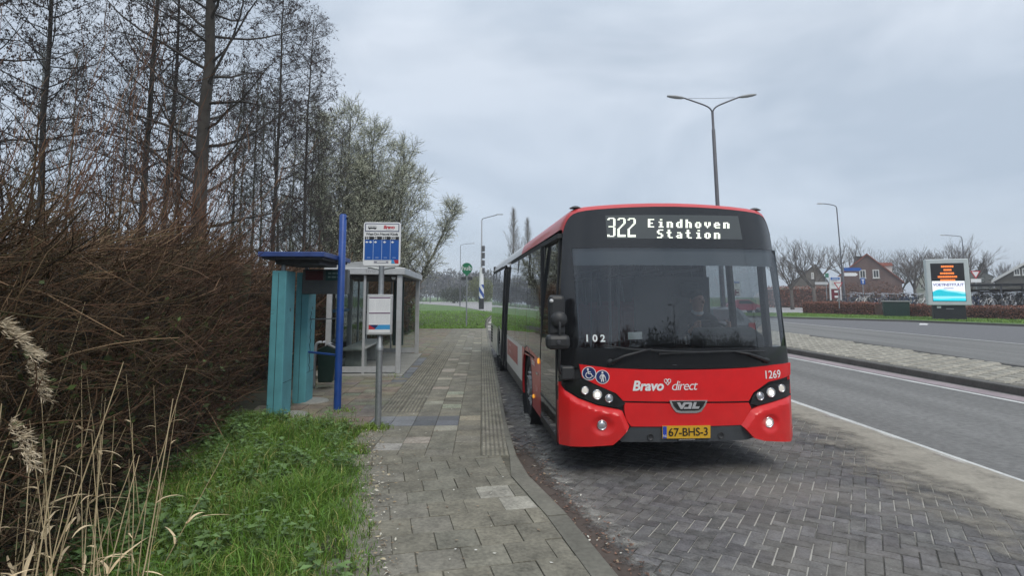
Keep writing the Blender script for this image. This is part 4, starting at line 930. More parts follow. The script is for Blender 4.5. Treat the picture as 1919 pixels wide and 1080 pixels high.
# ---- stop post with flag sign and timetable case
t = thing('bus_stop_sign', 'white and blue bus stop flag on a galvanised post with a framed timetable below', 'bus stop sign', (-1.74, 7.69, PZ), rad(4))
b = MB(); b.lathe([(.042, 0), (.042, .98), (.05, .985), (.05, 1.04), (.036, 1.06), (.036, 2.1)], (0, 0, 0), 'Z', 18); b.build('post', galv, t, autosm=40)
b = MB(); b.tube(smoothpts([(0, 0, 2.0), (-.02, 0, 2.05), (-.12, 0, 2.075), (-.18, 0, 2.08)], 4), .016, 6); b.tube(smoothpts([(0, 0, 2.0), (.02, 0, 2.05), (.12, 0, 2.075), (.18, 0, 2.08)], 4), .016, 6); b.tube([(0, .04, 2.0), (0, .04, 2.66)], .02, 6); b.build('bracket', galv, t)
b = MB(); b.prism(rrect(-.245, .245, 2.10, 2.685, .03), -.02, .03, f=vert); fl = b.build('flag_sign', white, t, bevel=.004)
y = -.0225
def plate(x0, x1, z0, z1, m, nm, par, yy=y): b = MB(); b.poly([(x0, yy, z0), (x1, yy, z0), (x1, yy, z1), (x0, yy, z1)]); return b.build(nm, m, par)
plate(-.225, .225, 2.558, 2.668, mat('sign_navy', (.008, .02, .10), .5), 'header_border', fl); plate(-.215, .215, 2.568, 2.658, white, 'header_field', fl, y-.001)
plate(-.225, .225, 2.447, 2.492, black, 'number_band', fl); plate(-.225, .225, 2.178, 2.447, sblue, 'route_field', fl)
for x in (-.1125, .0, .1125): plate(x-.0025, x+.0025, 2.178, 2.447, mat('line_pale', (.4, .5, .7), .5), 'divider', fl, y-.001)
b = MB(); b.prism(rrect(-.185, -.075, 2.596, 2.632, .008), -.026, -.0235, f=vert); b.build('bus_symbol', black, fl)
b = MB()
for q in range(5): b.poly([(-.178+q*.021, -.0265, 2.612), (-.162+q*.021, -.0265, 2.612), (-.162+q*.021, -.0265, 2.627), (-.178+q*.021, -.0265, 2.627)])
b.build('bus_symbol_panes', white, fl)
b = MB()
for q in (-.165, -.095): b.lathe([(0, -.002), (.009, -.001), (.01, 0)], (q, -.0242, 2.596), 'Y', 10)
b.build('bus_symbol_tyres', black, fl)
flat_text('Bravo', .062, (.09, y-.002, 2.617), sred, 'lettering', fl, bold=.003, shear=.2); flat_text('bereikbaarheid', .016, (.1, y-.002, 2.582), mat('print_grey', (.25, .25, .26), .6), 'lettering', fl)
flat_text('West-Om /Heuvel /Kioda', .046, (0, y-.001, 2.524), black, 'lettering', fl, bold=.0006, space=.88)
for s_, x in (('23', -.19), ('26', -.085), ('321', .03), ('322', .145)): flat_text(s_, .048, (x, y-.001, 2.47), white, 'route_number', fl, bold=.001)
for x in (-.198, -.15, -.085, .035, .14): b = MB(); b.poly([(x-.022, y-.0015, 2.417), (x, y-.0015, 2.402), (x+.022, y-.0015, 2.417), (x, y-.0015, 2.432)]); b.build('diamond', white, fl)
for x in (-.17, -.06, .05, .165): plate(x-.022, x+.022, 2.206, 2.212, mat('line_pale', (.4, .5, .7), .5), 'small_print', fl, y-.001)
plate(-.10, .09, 2.135, 2.165, mat('footer_grey', (.25, .25, .3), .5), 'footer_print', fl); plate(-.06, .06, 2.143, 2.157, white, 'footer_print', fl, y-.001)
b = MB(); b.poly([(.13, y, 2.13), (.18, y, 2.13), (.16, y, 2.18), (.13, y, 2.18)]); b.build('footer_mark', ltblue, fl); b = MB(); b.poly([(.18, y, 2.13), (.225, y, 2.13), (.225, y, 2.18), (.16, y, 2.18)]); b.build('footer_mark', sred, fl)
b = MB(); b.prism(rrect(-.165, .165, 1.195, 1.72, .015), -.075, -.015, f=vert); cs = b.build('timetable_case', alu, t, bevel=.006)
plate(-.138, .138, 1.222, 1.695, white, 'paper', cs, -.0765)
pp = mat('print_purple', (.10, .02, .10), .6); pg = mat('print_pale_grey', (.48, .49, .52), .6)
for z in (1.67, 1.468): plate(-.137, .137, z, z+.015, pp, 'title_bar', cs, -.0775)
for z0 in (1.50, 1.33):
    for x0, x1 in ((-.13, -.06), (-.045, .13)):
        b = MB()
        for q in range(9):
            z = z0+.14-q*.015; x = x0
            while x < x1-.012: w_ = R.uniform(.006, .014); b.poly([(x, -.0775, z), (x+w_, -.0775, z), (x+w_, -.0775, z+.004), (x, -.0775, z+.004)]); x += w_+R.uniform(.004, .012)
        b.build('timetable_print', pg, cs)
b = MB(); b.poly([(-.137, -.0775, 1.265), (-.06, -.0775, 1.265), (-.02, -.0775, 1.325), (-.137, -.0775, 1.325)]); b.build('colour_band', sred, cs)
b = MB(); b.poly([(-.06, -.0777, 1.265), (.138, -.0777, 1.265), (.138, -.0777, 1.325), (-.005, -.0777, 1.325)]); b.build('colour_band', ltblue, cs)
b = MB(); b.poly([(-.137, -.078, 1.325), (-.01, -.078, 1.325), (-.05, -.078, 1.275)]); b.build('colour_band', mat('sign_navy', (.008, .02, .10), .5), cs)
# ---- bus shelter
paneg = glass('shelter_pane', (.72, .78, .76), .9, .05)
sh = thing('bus_shelter', 'grey framed glass bus shelter on a concrete pad behind the stop post', 'bus shelter', (-2.47, 12.72, PZ+.035), rad(4.1))
D, LN, H = 1.5, 4.35, 2.13      # depth towards the hedge, length along the kerb
for x, y in ((0, 0), (0, LN), (-D, 0), (-D, LN), (-D, LN/2)):
    b = MB(); b.box((x, y, H/2), (.11, .11, H)); b.build('post', alu, sh, bevel=.01)
b = MB(); b.prism([(-D-.12, -.12), (.12, -.12), (.12, LN+.12), (-D-.12, LN+.12)], H, H+.15); rf_ = b.build('roof', alu, sh, bevel=.012)
b = MB(); n = 8
for j in range(n+1):
    u = j/n; x = -D-.08+(D+.16)*u
    for yy_ in (-.06, LN+.06): b.v.append((x, yy_, H+.152+.14*math.sin(math.pi*u)))
for j in range(n): b.face((2*j, 2*j+2, 2*j+3, 2*j+1))
b.face([2*j for j in range(n+1)]); b.face([2*j+1 for j in reversed(range(n+1))]); b.build('roof_dome', mat('dome_grey', (.36, .37, .37), .3, nscale=4, namt=.2), rf_, smooth=False)
b = MB(); b.box((-D/2, LN/2, H-.03), (D-.1, LN-.1, .03)); b.build('ceiling', bluedark, rf_)
flat_text('TIVO', .10, (-.62, -.123, H+.075), mat('tag_grey', (.28, .29, .3), .6), 'scrawl', rf_)
for nm, x0, y0, x1, y1 in (('base_rail', -D, 0, 0, 0), ('base_rail', -D, LN, 0, LN), ('base_rail', -D, 0, -D, LN)):
    b = MB(); b.bbox((x0-.03, y0-.03, .03), (x1+.03, y1+.03, .15)); b.build(nm, alu, sh)
def wall_panes(name, p, q, m_):
    p, q = Vector(p), Vector(q)
    for j in range(m_):
        a, c = p.lerp(q, j/m_), p.lerp(q, (j+1)/m_); b = MB(); b.poly([(a.x, a.y, .15), (c.x, c.y, .15), (c.x, c.y, H), (a.x, a.y, H)]); b.build(name, paneg, sh)
        if j: b = MB(); b.box((a.x, a.y, H/2+.05), (.045, .045, H-.1)); b.build('mullion', alu, sh)
wall_panes('pane', (-D, 0), (-D, LN), 4); wall_panes('pane', (-D, LN), (0, LN), 2); wall_panes('pane', (-D, 0), (-.75, 0), 1)
b = MB(); b.box((-.75, 0, H/2), (.05, .05, H)); b.build('mullion', alu, sh)
b = MB(); b.bbox((-D+.05, .1, 1.30), (-D+.10, 1.6, 1.36)); b.build('blue_transfer', mat('transfer_blue', (.05, .18, .33), .5), sh)
b = MB(); b.box((-.52, LN-.2, 1.2), (.30, .12, 1.9)); b.build('poster_case', mat('case_green', (.03, .055, .05), .5, nscale=9, namt=.2), sh, bevel=.02)
for y0 in (.95, 2.9):
    b = MB(); b.box((-D+.42, y0, .22), (.40, .55, .44), taper=.96); b.build('bench_block', mat('bench_concrete', (.34, .36, .34), .7, nscale=12, namt=.2), sh, bevel=.02)
b = MB(); b.box((-D+.42, 1.9, .47), (.50, 3.0, .05)); b.build('bench_seat', mat('bench_pale', (.46, .47, .44), .6, nscale=12, namt=.2), sh, bevel=.015)
b = MB(); b.lathe([(0, -.05), (.04, -.045), (.05, 0)], (-.15, .1, H-.06), 'Y', 12); b.build('lamp', white, sh)
# ---- hub sign
hg = mat('hub_green', (.01, .17, .08), .45)
t = thing('hub_sign', 'green drop shaped hub sign with white lettering on a slim pole by the grass', 'sign', (-2.56, 32.7, .12))
b = MB(); b.lathe([(.04, 0), (.04, 3.2)], (0, 0, 0), 'Z', 12); b.build('post', galv, t)
zc = at(874, 503, 32.7).z-.12; r = .31; op = [(r*math.cos(rad(a)), zc+r*math.sin(rad(a))) for a in range(-40, 221, 10)]+[(0, zc-r*1.45)]
b = MB(); b.prism(op, -.045, .0, f=vert); b.prism(op[::-1], 0, .045, f=vert); hs = b.build('sign_drop', hg, t)
flat_text('hub', .37, (0, -.055, zc), white, 'lettering', hs, bold=.004)
for s_ in (-1, 1):
    b = MB(); b.box((s_*.18, 0, zc-.58), (.27, .03, .19)); b.build('arrow_plate', mat('plate_dark', (.05, .055, .06), .5), t)
# ---- street lamps
lampgrey = mat('lamp_column', (.10, .10, .115), .5, nscale=5, namt=.2); headm = mat('lamp_head', (.34, .35, .36), .45)
def street_lamp(x, y, z0, h, arm, side, label, r0=.085, lean=0, hook=False):
    t = thing('street_lamp', label, 'street lamp', (x, y, z0), 0, 'street lamps along the roads'); t.rotation_euler = (0, rad(lean), 0)
    b = MB(); b.lathe([(0, h), (r0*.5, h), (r0*.6, h*.5), (r0, h*.32), (r0*1.25, h*.31), (r0*1.25, 0)], (0, 0, 0), 'Z', 10); b.build('column', lampgrey, t, autosm=40)
    b = MB(); b.tube(smoothpts([(0, 0, h-.02), (side*.06, 0, h+.12), (side*.25, 0, h+.24), (side*arm*.6, 0, h+.38), (side*arm, 0, h+.45)], 4), r0*.42, 6); b.build('arm', lampgrey, t)
    b = MB(); b.box((side*(arm+.28), 0, h+.46), (.62, .22, .10), ry=-side*.08, taper=.7); b.build('lamp_head', headm, t, bevel=.02)
    return t
for px, py, top, Y, arm, lab in ((862, 574, 457, 100, 1.9, 'middle of the three far street lamps left of the bus, standing behind the hub sign'), (806, 568, 483, 146, 2.1, 'smallest and leftmost far street lamp, seen just right of the shelter roof')):
    p = gnd(px, py, .11); street_lamp(p.x, p.y, .11, at(px, top, p.y).z-.11-.4, arm, 1, lab)
# traffic mast with the blue and white bands
p = gnd(902, 580, .12); t = thing('traffic_mast', 'tall lamp mast with traffic signals and blue and white spiral bands at its foot', 'traffic mast', p)
h = at(902, 408, p.y).z-.5
def band_mat():
    m = mat('spiral_bands', (.6, .62, .64), .5); n_ = m.node_tree; c = n_.nodes.new('ShaderNodeTexCoord'); s_ = n_.nodes.new('ShaderNodeSeparateXYZ'); n_.links.new(c.outputs['Object'], s_.inputs[0])
    a = n_.nodes.new('ShaderNodeMath'); a.operation = 'MULTIPLY_ADD'; a.inputs[1].default_value = 1.6; n_.links.new(s_.outputs[0], a.inputs[0]); n_.links.new(s_.outputs[2], a.inputs[2])
    f = n_.nodes.new('ShaderNodeMath'); f.operation = 'MODULO'; f.inputs[1].default_value = 1.25; n_.links.new(a.outputs[0], f.inputs[0]); g_ = n_.nodes.new('ShaderNodeMath'); g_.operation = 'GREATER_THAN'; g_.inputs[1].default_value = .62; n_.links.new(f.outputs[0], g_.inputs[0])
    x = n_.nodes.new('ShaderNodeMix'); x.data_type = 'RGBA'; n_.links.new(g_.outputs[0], x.inputs[0]); x.inputs[6].default_value = (.62, .64, .66, 1); x.inputs[7].default_value = (.015, .06, .28, 1); n_.links.new(x.outputs[2], n_.nodes['Principled BSDF'].inputs['Base Color']); return m
b = MB(); b.lathe([(.34, 0), (.34, 1.4)], n=16); b.build('mast_foot', black, t); b = MB(); b.lathe([(.33, 1.4), (.31, 3.2)], n=16); b.build('banded_sleeve', band_mat(), t)
b = MB(); b.lathe([(.29, 3.2), (.24, 5.4)], n=16); b.build('sleeve', white, t); b = MB(); b.lathe([(.12, 5.4), (.07, h)], n=10); b.build('column', mat('mast_pale', (.42, .42, .45), .5), t)
b = MB(); b.tube(smoothpts([(0, 0, h-.05), (.1, 0, h+.2), (.5, 0, h+.35), (2.0, 0, h+.75)], 4), .05, 6); b.build('arm', lampgrey, t); b = MB(); b.box((2.35, 0, h+.8), (.9, .25, .10)); b.build('lamp_head', headm, t)
for z in (5.0, 6.0, 7.0, 7.9):
    b = MB(); b.box((.22, -.05, z), (.42, .35, .75)); b.lathe([(.20, -.02), (.21, -.16)], (.25, -.25, z), 'Y', 10); b.build('signal_head', mat('signal_grey', (.12, .12, .13), .6), t, bevel=.04)
# double armed lamp on the median
p = Vector((8.39, 23, .11)); f_ = at(1337.5, 208, 23); t = thing('street_lamp', 'tall two armed street lamp rising behind the bus roof', 'street lamp', p, 0, 'street lamps along the roads'); h = f_.z-.11
t.rotation_euler = (0, rad(-1.0), 0)
b = MB(); b.lathe([(0, h), (.05, h), (.05, h-.75), (.07, h-.78), (.09, h*.3), (.12, 0)], n=12); b.build('column', lampgrey, t, autosm=40)
for s_ in (-1, 1):
    b = MB(); b.tube(smoothpts([(0, 0, h-.05), (s_*.10, 0, h+.12), (s_*.30, 0, h+.25), (s_*.75, 0, h+.43), (s_*1.15, 0, h+.58)], 4), .032, 8); b.build('arm', lampgrey, t)
    b = MB(); b.lathe([(0, -.36), (.06, -.35), (.10, -.2), (.12, 0), (.10, .22), (.05, .36), (0, .37)], (0, 0, 0), 'X', 14, Matrix.Translation((s_*1.48, 0, h+.62)) @ Matrix.Rotation(rad(-8)*s_, 4, 'Y') @ Matrix.Scale(.55, 4, (0, 0, 1))); b.build('lamp_head', headm, t, smooth=True)
b = MB(); b.tube([(-.95, 0, h+.56), (0, 0, h+.54), (.95, 0, h+.56)], .008, 4); b.build('stay_wire', lampgrey, t)
for px, py, top, Y, side, arm, lab in ((1583, 556, 381, 57, -1, 1.35, 'slim single armed street lamp leaning beside the brown gable house'), (1815, 556, 440, 74, -1, 2.2, 'single armed street lamp rising among the bare trees behind the billboard')):
    b_ = at(px, py, Y); street_lamp(b_.x, Y, .1, at(px, top, Y).z-.1-.45, arm, side, lab, r0=.10, lean=-1.5)
# ============================================================ VEGETATION (left)
bark = mat('bark_dark', (.042, .036, .030), .9, nscale=8, namt=.5, bump=.6)
barkg = mat('bark_green', (.085, .085, .058), .9, nscale=6, namt=.5, bump=.5)
conem = mat('alder_cones', (.035, .024, .024), .9)
twigm = mat('twig_brown', (.128, .094, .072), .95, attr=True, spec=.1)
leafg = mat('young_leaf', (.20, .235, .135), .7, attr=True)
budm = mat('willow_bud', (.60, .62, .50), .7, attr=True)
def rv(r, s=1.): return Vector((r.uniform(-s, s), r.uniform(-s, s), r.uniform(-s, s)))
def fast_tube(g, P, r0, r1, n=3):
    """cheap tapered tube with a fixed frame (for twigs)"""
    d = P[-1]-P[0]
    if d.length < 1e-6: return
    a = d.cross(Vector((0, 0, 1)) if abs(d.z) < .9*d.length else Vector((1, 0, 0))).normalized(); b = d.cross(a).normalized(); m = len(P)
    cs = [(a*math.cos(2*math.pi*q/n)+b*math.sin(2*math.pi*q/n)) for q in range(n)]; i = len(g.v)
    for j, p in enumerate(P):
        r = r0+(r1-r0)*j/(m-1)
        for c in cs: g.v.append((p.x+c.x*r, p.y+c.y*r, p.z+c.z*r))
    for j in range(m-1):
        for q in range(n): g.face((i+j*n+q, i+j*n+(q+1) % n, i+(j+1)*n+(q+1) % n, i+(j+1)*n+q))
def leafq(g, p, d, l, w, r):
    s = d.cross(rv(r)).normalized()*w; t = p+d*l; m = p+d*(l*.45)
    i = len(g.v); g.v += [tuple(p), tuple(m+s), tuple(t), tuple(m-s)]; g.face((i, i+1, i+2, i+3))
def limb(r, p, d, L, n, wob, lift):
    P = [p.copy()]; d = d.normalized()
    for k in range(n):
        d = (d+rv(r, wob)+Vector((0, 0, lift))).normalized(); p = p+d*(L/n); P.append(p.copy())
    return P
def tree_meshes(kind, seed):
    r = random.Random(seed); tr = MB(); cr = MB()
    K = dict(alder=dict(h=13.5, r=.165, z0=.18, nb=70, bl=3.0, up=.35, lift=.07, ns=8, nt=5, tl=.42, cone=.85, mr=.0032),
             thin=dict(h=11, r=.075, z0=.25, nb=40, bl=1.7, up=.9, lift=.10, ns=7, nt=4, tl=.36, cone=.25, mr=.005),
             willow=dict(h=11, r=.14, z0=.10, nb=52, bl=4.3, up=.8, lift=.09, ns=8, nt=5, tl=.55, cone=0, mr=.006),
             poplar=dict(h=17, r=.3, z0=.06, nb=75, bl=5.0, up=2.0, lift=.16, ns=7, nt=4, tl=.9, cone=0, mr=.010))[kind]
    K['r'] *= .52 if kind == 'alder' and seed > 1 else .9; P = [Vector((0, 0, -.1))]; lean = Vector((r.uniform(-.04, .04), r.uniform(-.04, .04), 1)); n = 14
    for k in range(n): P.append(P[-1]+(lean+rv(r, .05)).normalized()*(K['h']/n))
    tr.tube(P, [K['r']*(1-.93*(k/n)**.9)+.008 for k in range(n+1)], 8)
    if kind == 'willow':
        for s_ in range(4):
            a = r.uniform(0, 6.28); Q = limb(r, Vector((0, 0, .2)), Vector((math.cos(a)*.5, math.sin(a)*.5, 1)), K['h']*r.uniform(.55, .8), 9, .08, .03); tr.tube(Q, [.09*(1-.9*j/9) for j in range(10)], 6)
            for q in range(9, 24):
                j = r.uniform(2, 8.9); p = Q[int(j)].lerp(Q[int(j)+1], j % 1); a2 = r.uniform(0, 6.28); sprout(r, cr, p, Vector((math.cos(a2), math.sin(a2), 1.0)), 2.2*(1-j/11), .022, K, kind)
    for i in range(K['nb']):
        t = K['z0']+(1-K['z0'])*((i+r.random())/K['nb'])**.9; t = min(t, .985); j = t*n; p = P[int(j)].lerp(P[min(int(j)+1, n)], j % 1)
        az = i*2.4+r.uniform(-.5, .5); shape = (1-t)**.75*1.0+.12 if kind != 'poplar' else (min(1, (1-t)*1.5)*.95+.06)
        if kind == 'alder': shape = min(shape, .45+t)
        L = K['bl']*shape*r.uniform(.65, 1.2); d = Vector((math.cos(az), math.sin(az), K['up']*r.uniform(.4, 1.5)))
        sprout(r, cr, p, d, L, max(.012, K['r']*.30*shape*(1.1-t)+.008), K, kind)
    return tr, cr
def sprout(r, cr, p, d, L, r0, K, kind):
    B = limb(r, p, d, L, 6, .20, K['lift']); cr.cm = 0; cr.ct = (1, 1, 1)
    fast_tube(cr, B, r0, K['mr']*1.3, 4)
    for s in range(K['ns']):
        u = .15+.85*(s+r.random())/K['ns']; j = u*5.99; q = B[int(j)].lerp(B[int(j)+1], j % 1); dd = (B[int(j)+1]-B[int(j)]).normalized()
        sd = (dd*(.7 if kind != 'poplar' else 1.6)+rv(r, 1.0)+Vector((0, 0, .15 if kind == 'alder' else .4))).normalized(); SL = L*(.42-.22*u)*r.uniform(.7, 1.3)+.15
        S = limb(r, q, sd, SL, 3, .2, .04); cr.cm = 0; fast_tube(cr, S, K['mr']*1.6, K['mr'], 3)
        for w_ in range(K['nt']):
            v = r.uniform(.2, 1); jj = v*2.99; q2 = S[int(jj)].lerp(S[int(jj)+1], jj % 1); td = (sd+rv(r, 1.0)).normalized(); TL = K['tl']*r.uniform(.5, 1.2)
            T_ = limb(r, q2, td, TL, 2, .25, .05 if kind != 'alder' else -.05); cr.cm = 0; fast_tube(cr, T_, K['mr'], K['mr']*.6, 3)
            if K['cone'] and r.random() < K['cone']:
                cr.cm = 1
                kc = T_[-1].lerp(T_[1], r.random()*.9)
                for c in range(r.randint(3, 8)):
                    e = kc+rv(r, .05); leafq(cr, e, Vector((r.uniform(-.4, .4), r.uniform(-.4, .4), -1)).normalized(), r.uniform(.026, .066), .015, r)
            if kind == 'willow':
                cr.cm = 1
                for c in range(4): v_ = r.uniform(.7, 1.25); cr.ct = (v_, v_*r.uniform(.95, 1.05), v_*.95); leafq(cr, T_[0].lerp(T_[2], .2+.2*c), (td+rv(r, .7)).normalized(), r.uniform(.05, .10), .020, r)
                cr.ct = (1, 1, 1)
TM = {}
def plant_tree(name, label, cat, kind, seed, loc, s=1., rz=0., group=None, lean=(0, 0), mats=None):
    key = (kind, seed)
    t = thing(name, label, cat, loc, rz, group); t.rotation_euler = (lean[0], lean[1], rz); t.scale = (s, s, s) if not isinstance(s, tuple) else s
    mb_, mc, m2 = mats or {'alder': (bark, bark, conem), 'thin': (barkg, barkg, conem), 'willow': (barkg, barkg, budm), 'poplar': (mat('poplar_bark', (.16, .14, .12), .9, nscale=2, namt=.2),)*3, 'round': (mat('street_tree_bark', (.125, .108, .095), .9, nscale=2, namt=.2),)*3}[kind]
    if key not in TM:
        tr, cr = (round_tree(seed) if kind == 'round' else tree_meshes(kind, seed))
        a = tr.build('trunk', mb_, t, smooth=True); b = cr.build('crown', [mc, m2], t, tint=True); TM[key] = (a.data, b.data)
    else:
        for nm, me in zip(('trunk', 'crown'), TM[key]): o = bpy.data.objects.new(nm, me); COL.objects.link(o); o.parent = t
    return t
def round_tree(seed):
    r = random.Random(seed); tr = MB(); cr = MB(); H0 = 2.6
    P = limb(r, Vector((0, 0, -.1)), Vector((0, 0, 1)), H0, 4, .03, .05); tr.tube(P, [.26, .22, .20, .19, .18], 8)
    def rec(p, d, L, rr, lv):
        B = limb(r, p, d, L, 4, .13, .05); fast_tube(tr if lv < 2 else cr, B, rr, rr*.55, 5 if lv < 2 else 3)
        if lv == 5: return
        for k in range((5, 4, 4, 3, 3)[lv]):
            u = r.uniform(.35, 1) if k else 1; j = u*3.99; q = B[int(j)].lerp(B[int(j)+1], j % 1); dd = (B[int(j)+1]-B[int(j)]).normalized()
            rec(q, (dd+rv(r, .62)+Vector((0, 0, .10))).normalized(), L*r.uniform(.55, .78), max(.010, rr*.50), lv+1)
    for k in range(6): a = k*1.05+r.random(); rec(P[-1]-Vector((0, 0, r.uniform(0, .6))), Vector((math.cos(a)*.75, math.sin(a)*.75, 1)), r.uniform(2.0, 2.7), .11, 1)
    return tr, cr
def px_tree(px, Y, z=.2): return (at(px, 555, Y).x, Y, z)
# --- alders behind the hedge (largest first)
plant_tree('alder_tree', 'tall bare alder with the thickest dark trunk, rising from behind the hedge', 'tree', 'alder', 1, px_tree(367, 13.2), 1.28, .4, 'bare alder trees behind the hedge', (0, rad(1.5)))
for px, Y, sd, s, rz, lab in ((255, 15, 2, 1.15, 1.2, 'bare alder with a thin forked trunk behind the brown shrubs, left of the thickest trunk'), (296, 18, 3, 1.1, 2.2, 'slender bare alder between the forked alder and the thickest trunk'),
    (70, 17, 2, 1.25, 3.9, 'bare alder at the far left with long level branches over the shrubs'), (-120, 12, 3, 1.35, 5.2, 'bare alder mostly outside the left picture edge, only its branches reaching in'), (505, 19.5, 2, .98, .9, 'bare alder with dense cone clusters, first one right of the thickest trunk'), (560, 23, 3, .98, 4.1, 'bare alder crowded with cones beside the pale willow')):
    plant_tree('alder_tree', lab, 'tree', 'alder', sd, px_tree(px, Y), s, rz, 'bare alder trees behind the hedge')
for q, (px, Y, s) in enumerate(((420, 20, .9), (445, 26, 1.0), (468, 22, .95), (486, 29, 1.1), (522, 25, 1.0), (541, 31, 1.12), (578, 27, 1.0), (596, 34, 1.15), (615, 29, .95), (634, 36, 1.1), (652, 32, .9), (340, 24, 1.0), (310, 27, 1.1), (215, 25, 1.1), (120, 24, 1.1), (30, 22, 1.05), (668, 38, 1.0), (700, 40, .95))):
    plant_tree('thin_tree', 'thin straight stemmed young tree in the grove behind the hedge and shelter', 'tree', 'thin', 11+q % 4, px_tree(px, Y), s, q*1.7, 'thin young trees of the grove behind the hedge', (rad(R.uniform(-3, 3)), rad(R.uniform(-3, 3))))
for px, Y, sd, s, rz, lean, lab in ((640, 31, 21, 1.08, .3, 2, 'tallest pale green budding willow, behind the kiosk and stop post'), (672, 30, 22, .92, 2.0, 13, 'pale budding willow leaning right above the bus shelter'), (600, 28, 22, .95, 4.0, 0, 'pale budding willow at the left, its crown mixed into the dark alders'), (682, 33, 21, 1.0, 5.0, 24, 'low pale budding willow leaning furthest right beyond the shelter'), (668, 32, 22, 1.0, 1.2, 25, 'pale willow with limbs fanning far out to the right over the shelter'), (742, 31, 21, (1.05, 1.05, .92), 1.4, 8, 'pale round willow nearest the open sky right of the stop sign'), (745, 36, 22, .5, 1.0, 4, 'small willow bush standing behind the shelter roof')):
    plant_tree('willow_tree', lab, 'tree', 'willow', sd, px_tree(px, Y), s, rz, 'pale budding willows', (0, rad(lean)))
for px, Y, s, rz, lab in ((967, 105, (.75, .75, 1.02), .2, 'taller left one of two narrow poplars beyond the bus roof'), (985, 106, (.65, .65, .92), 2., 'shorter right one of two narrow poplars beyond the bus roof')):
    plant_tree('poplar_tree', lab, 'tree', 'poplar', 31, px_tree(px, Y, .1), s, rz, 'narrow poplars')
# --- hedge
HF = [(-2.2, 1.0), (-2.4, 2.4), (-2.75, 3.71), (-3.25, 5.56), (-3.62, 7.4), (-4.0, 8.4), (-4.35, 9.6), (-4.5, 13), (-4.62, 20), (-4.75, 29)]
hedge = thing('hedge', 'dense dark brown hedge of tangled bare twigs running from the lower left to the shelter', 'hedge', (0, 0, 0))
def htop(y): return 2.02+.28*max(0, min(1, (y-2.6)/3.2))+.22*fbm(y, 0, 5, .5)
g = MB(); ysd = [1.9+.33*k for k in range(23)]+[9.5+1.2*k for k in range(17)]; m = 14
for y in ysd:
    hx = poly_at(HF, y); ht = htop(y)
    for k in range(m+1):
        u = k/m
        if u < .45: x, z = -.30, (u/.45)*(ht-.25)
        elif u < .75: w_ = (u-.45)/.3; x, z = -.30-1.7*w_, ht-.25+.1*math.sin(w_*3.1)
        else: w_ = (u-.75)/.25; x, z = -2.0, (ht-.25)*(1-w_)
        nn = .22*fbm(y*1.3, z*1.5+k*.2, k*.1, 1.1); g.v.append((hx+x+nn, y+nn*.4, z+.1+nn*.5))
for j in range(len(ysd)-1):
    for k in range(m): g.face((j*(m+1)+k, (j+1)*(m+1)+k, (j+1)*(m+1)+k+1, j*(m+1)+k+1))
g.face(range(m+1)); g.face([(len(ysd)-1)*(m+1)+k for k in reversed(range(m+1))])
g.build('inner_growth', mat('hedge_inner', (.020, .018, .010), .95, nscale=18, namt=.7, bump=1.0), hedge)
r = random.Random(5); g = MB(); lf = MB(); tw_cols = [(.8, .75, .7), (1.25, 1.05, .92), (.45, .42, .38), (2.1, 1.8, 1.5), (.8, .85, .6), (1.05, .74, .64), (.5, .4, .35), (1.5, 1.2, 1.0)]
for i in range(18500):
    y = 1.5*math.exp(r.random()**.85*math.log(29/1.5)); hx = poly_at(HF, y); ht = htop(y)
    if r.random() < .68: x, z = hx-r.uniform(.05, .5), ht*r.random()**.8+.1
    else: x, z = hx-r.uniform(.2, 2.0), ht-r.uniform(-.05, .4)
    left = max(0, min(1, (6.2-y)/2.5))
    d = Vector((r.gauss(.45, .45), r.gauss(.28, .6), r.gauss(.30+.15*(z > ht-.5), .45))).normalized(); L = r.uniform(.2, .8)*(1 if y < 12 else 1.4)
    d = d.lerp(rv(r).normalized(), .5*left)
    bend = rv(r, .34+.22*left)+Vector((.05, 0, .10)); P = [Vector((x, y, z))]; n = 4
    for k in range(n): d = (d+bend*.5+rv(r, .10)).normalized(); P.append(P[-1]+d*(L/n))
    if P[-1].x > hx+.42: continue
    th = (.0012+.0036*r.random()**2.2)*(1+y/9); c = r.choice(tw_cols); k = r.uniform(.5, 1.1); c = (c[0]*(1-.06*left), c[1], c[2]*(1-.06*left)); g.ct = tuple(c_*k for c_ in c); fast_tube(g, P, th, th*.5, 3)
    if y < 11:
        j = r.randint(1, 3); fast_tube(g, limb(r, P[j], (P[j+1]-P[j]).normalized()+rv(r, .9), L*r.uniform(.2, .5), 3, .25, .05), th*.6, th*.35, 3)
    if r.random() < .03 and z < 1.5:
        for q in range(3): v_ = r.uniform(.3, .7); lf.ct = (v_*.8, v_, v_*.4); leafq(lf, P[2+q % 3]+rv(r, .05), rv(r).normalized(), r.uniform(.02, .05)*(1+y/20), .013*(1+y/20), r)
g.build('twigs', twigm, hedge, tint=True)
for i in range(5200):   # dark evergreen leaves low in the hedge
    y = 2.2*math.exp(r.random()*math.log(28/2.2)); hx = poly_at(HF, y); z = r.random()**1.6*1.5+.1; v_ = r.uniform(.15, .5); lf.ct = (v_*.7, v_*.85, v_*.35); leafq(lf, Vector((hx-r.uniform(-.05, .35), y, z)), rv(r).normalized(), r.uniform(.025, .06)*(1+y/14), .016*(1+y/14), r)
lf.build('leaves', leafg, hedge, tint=True)
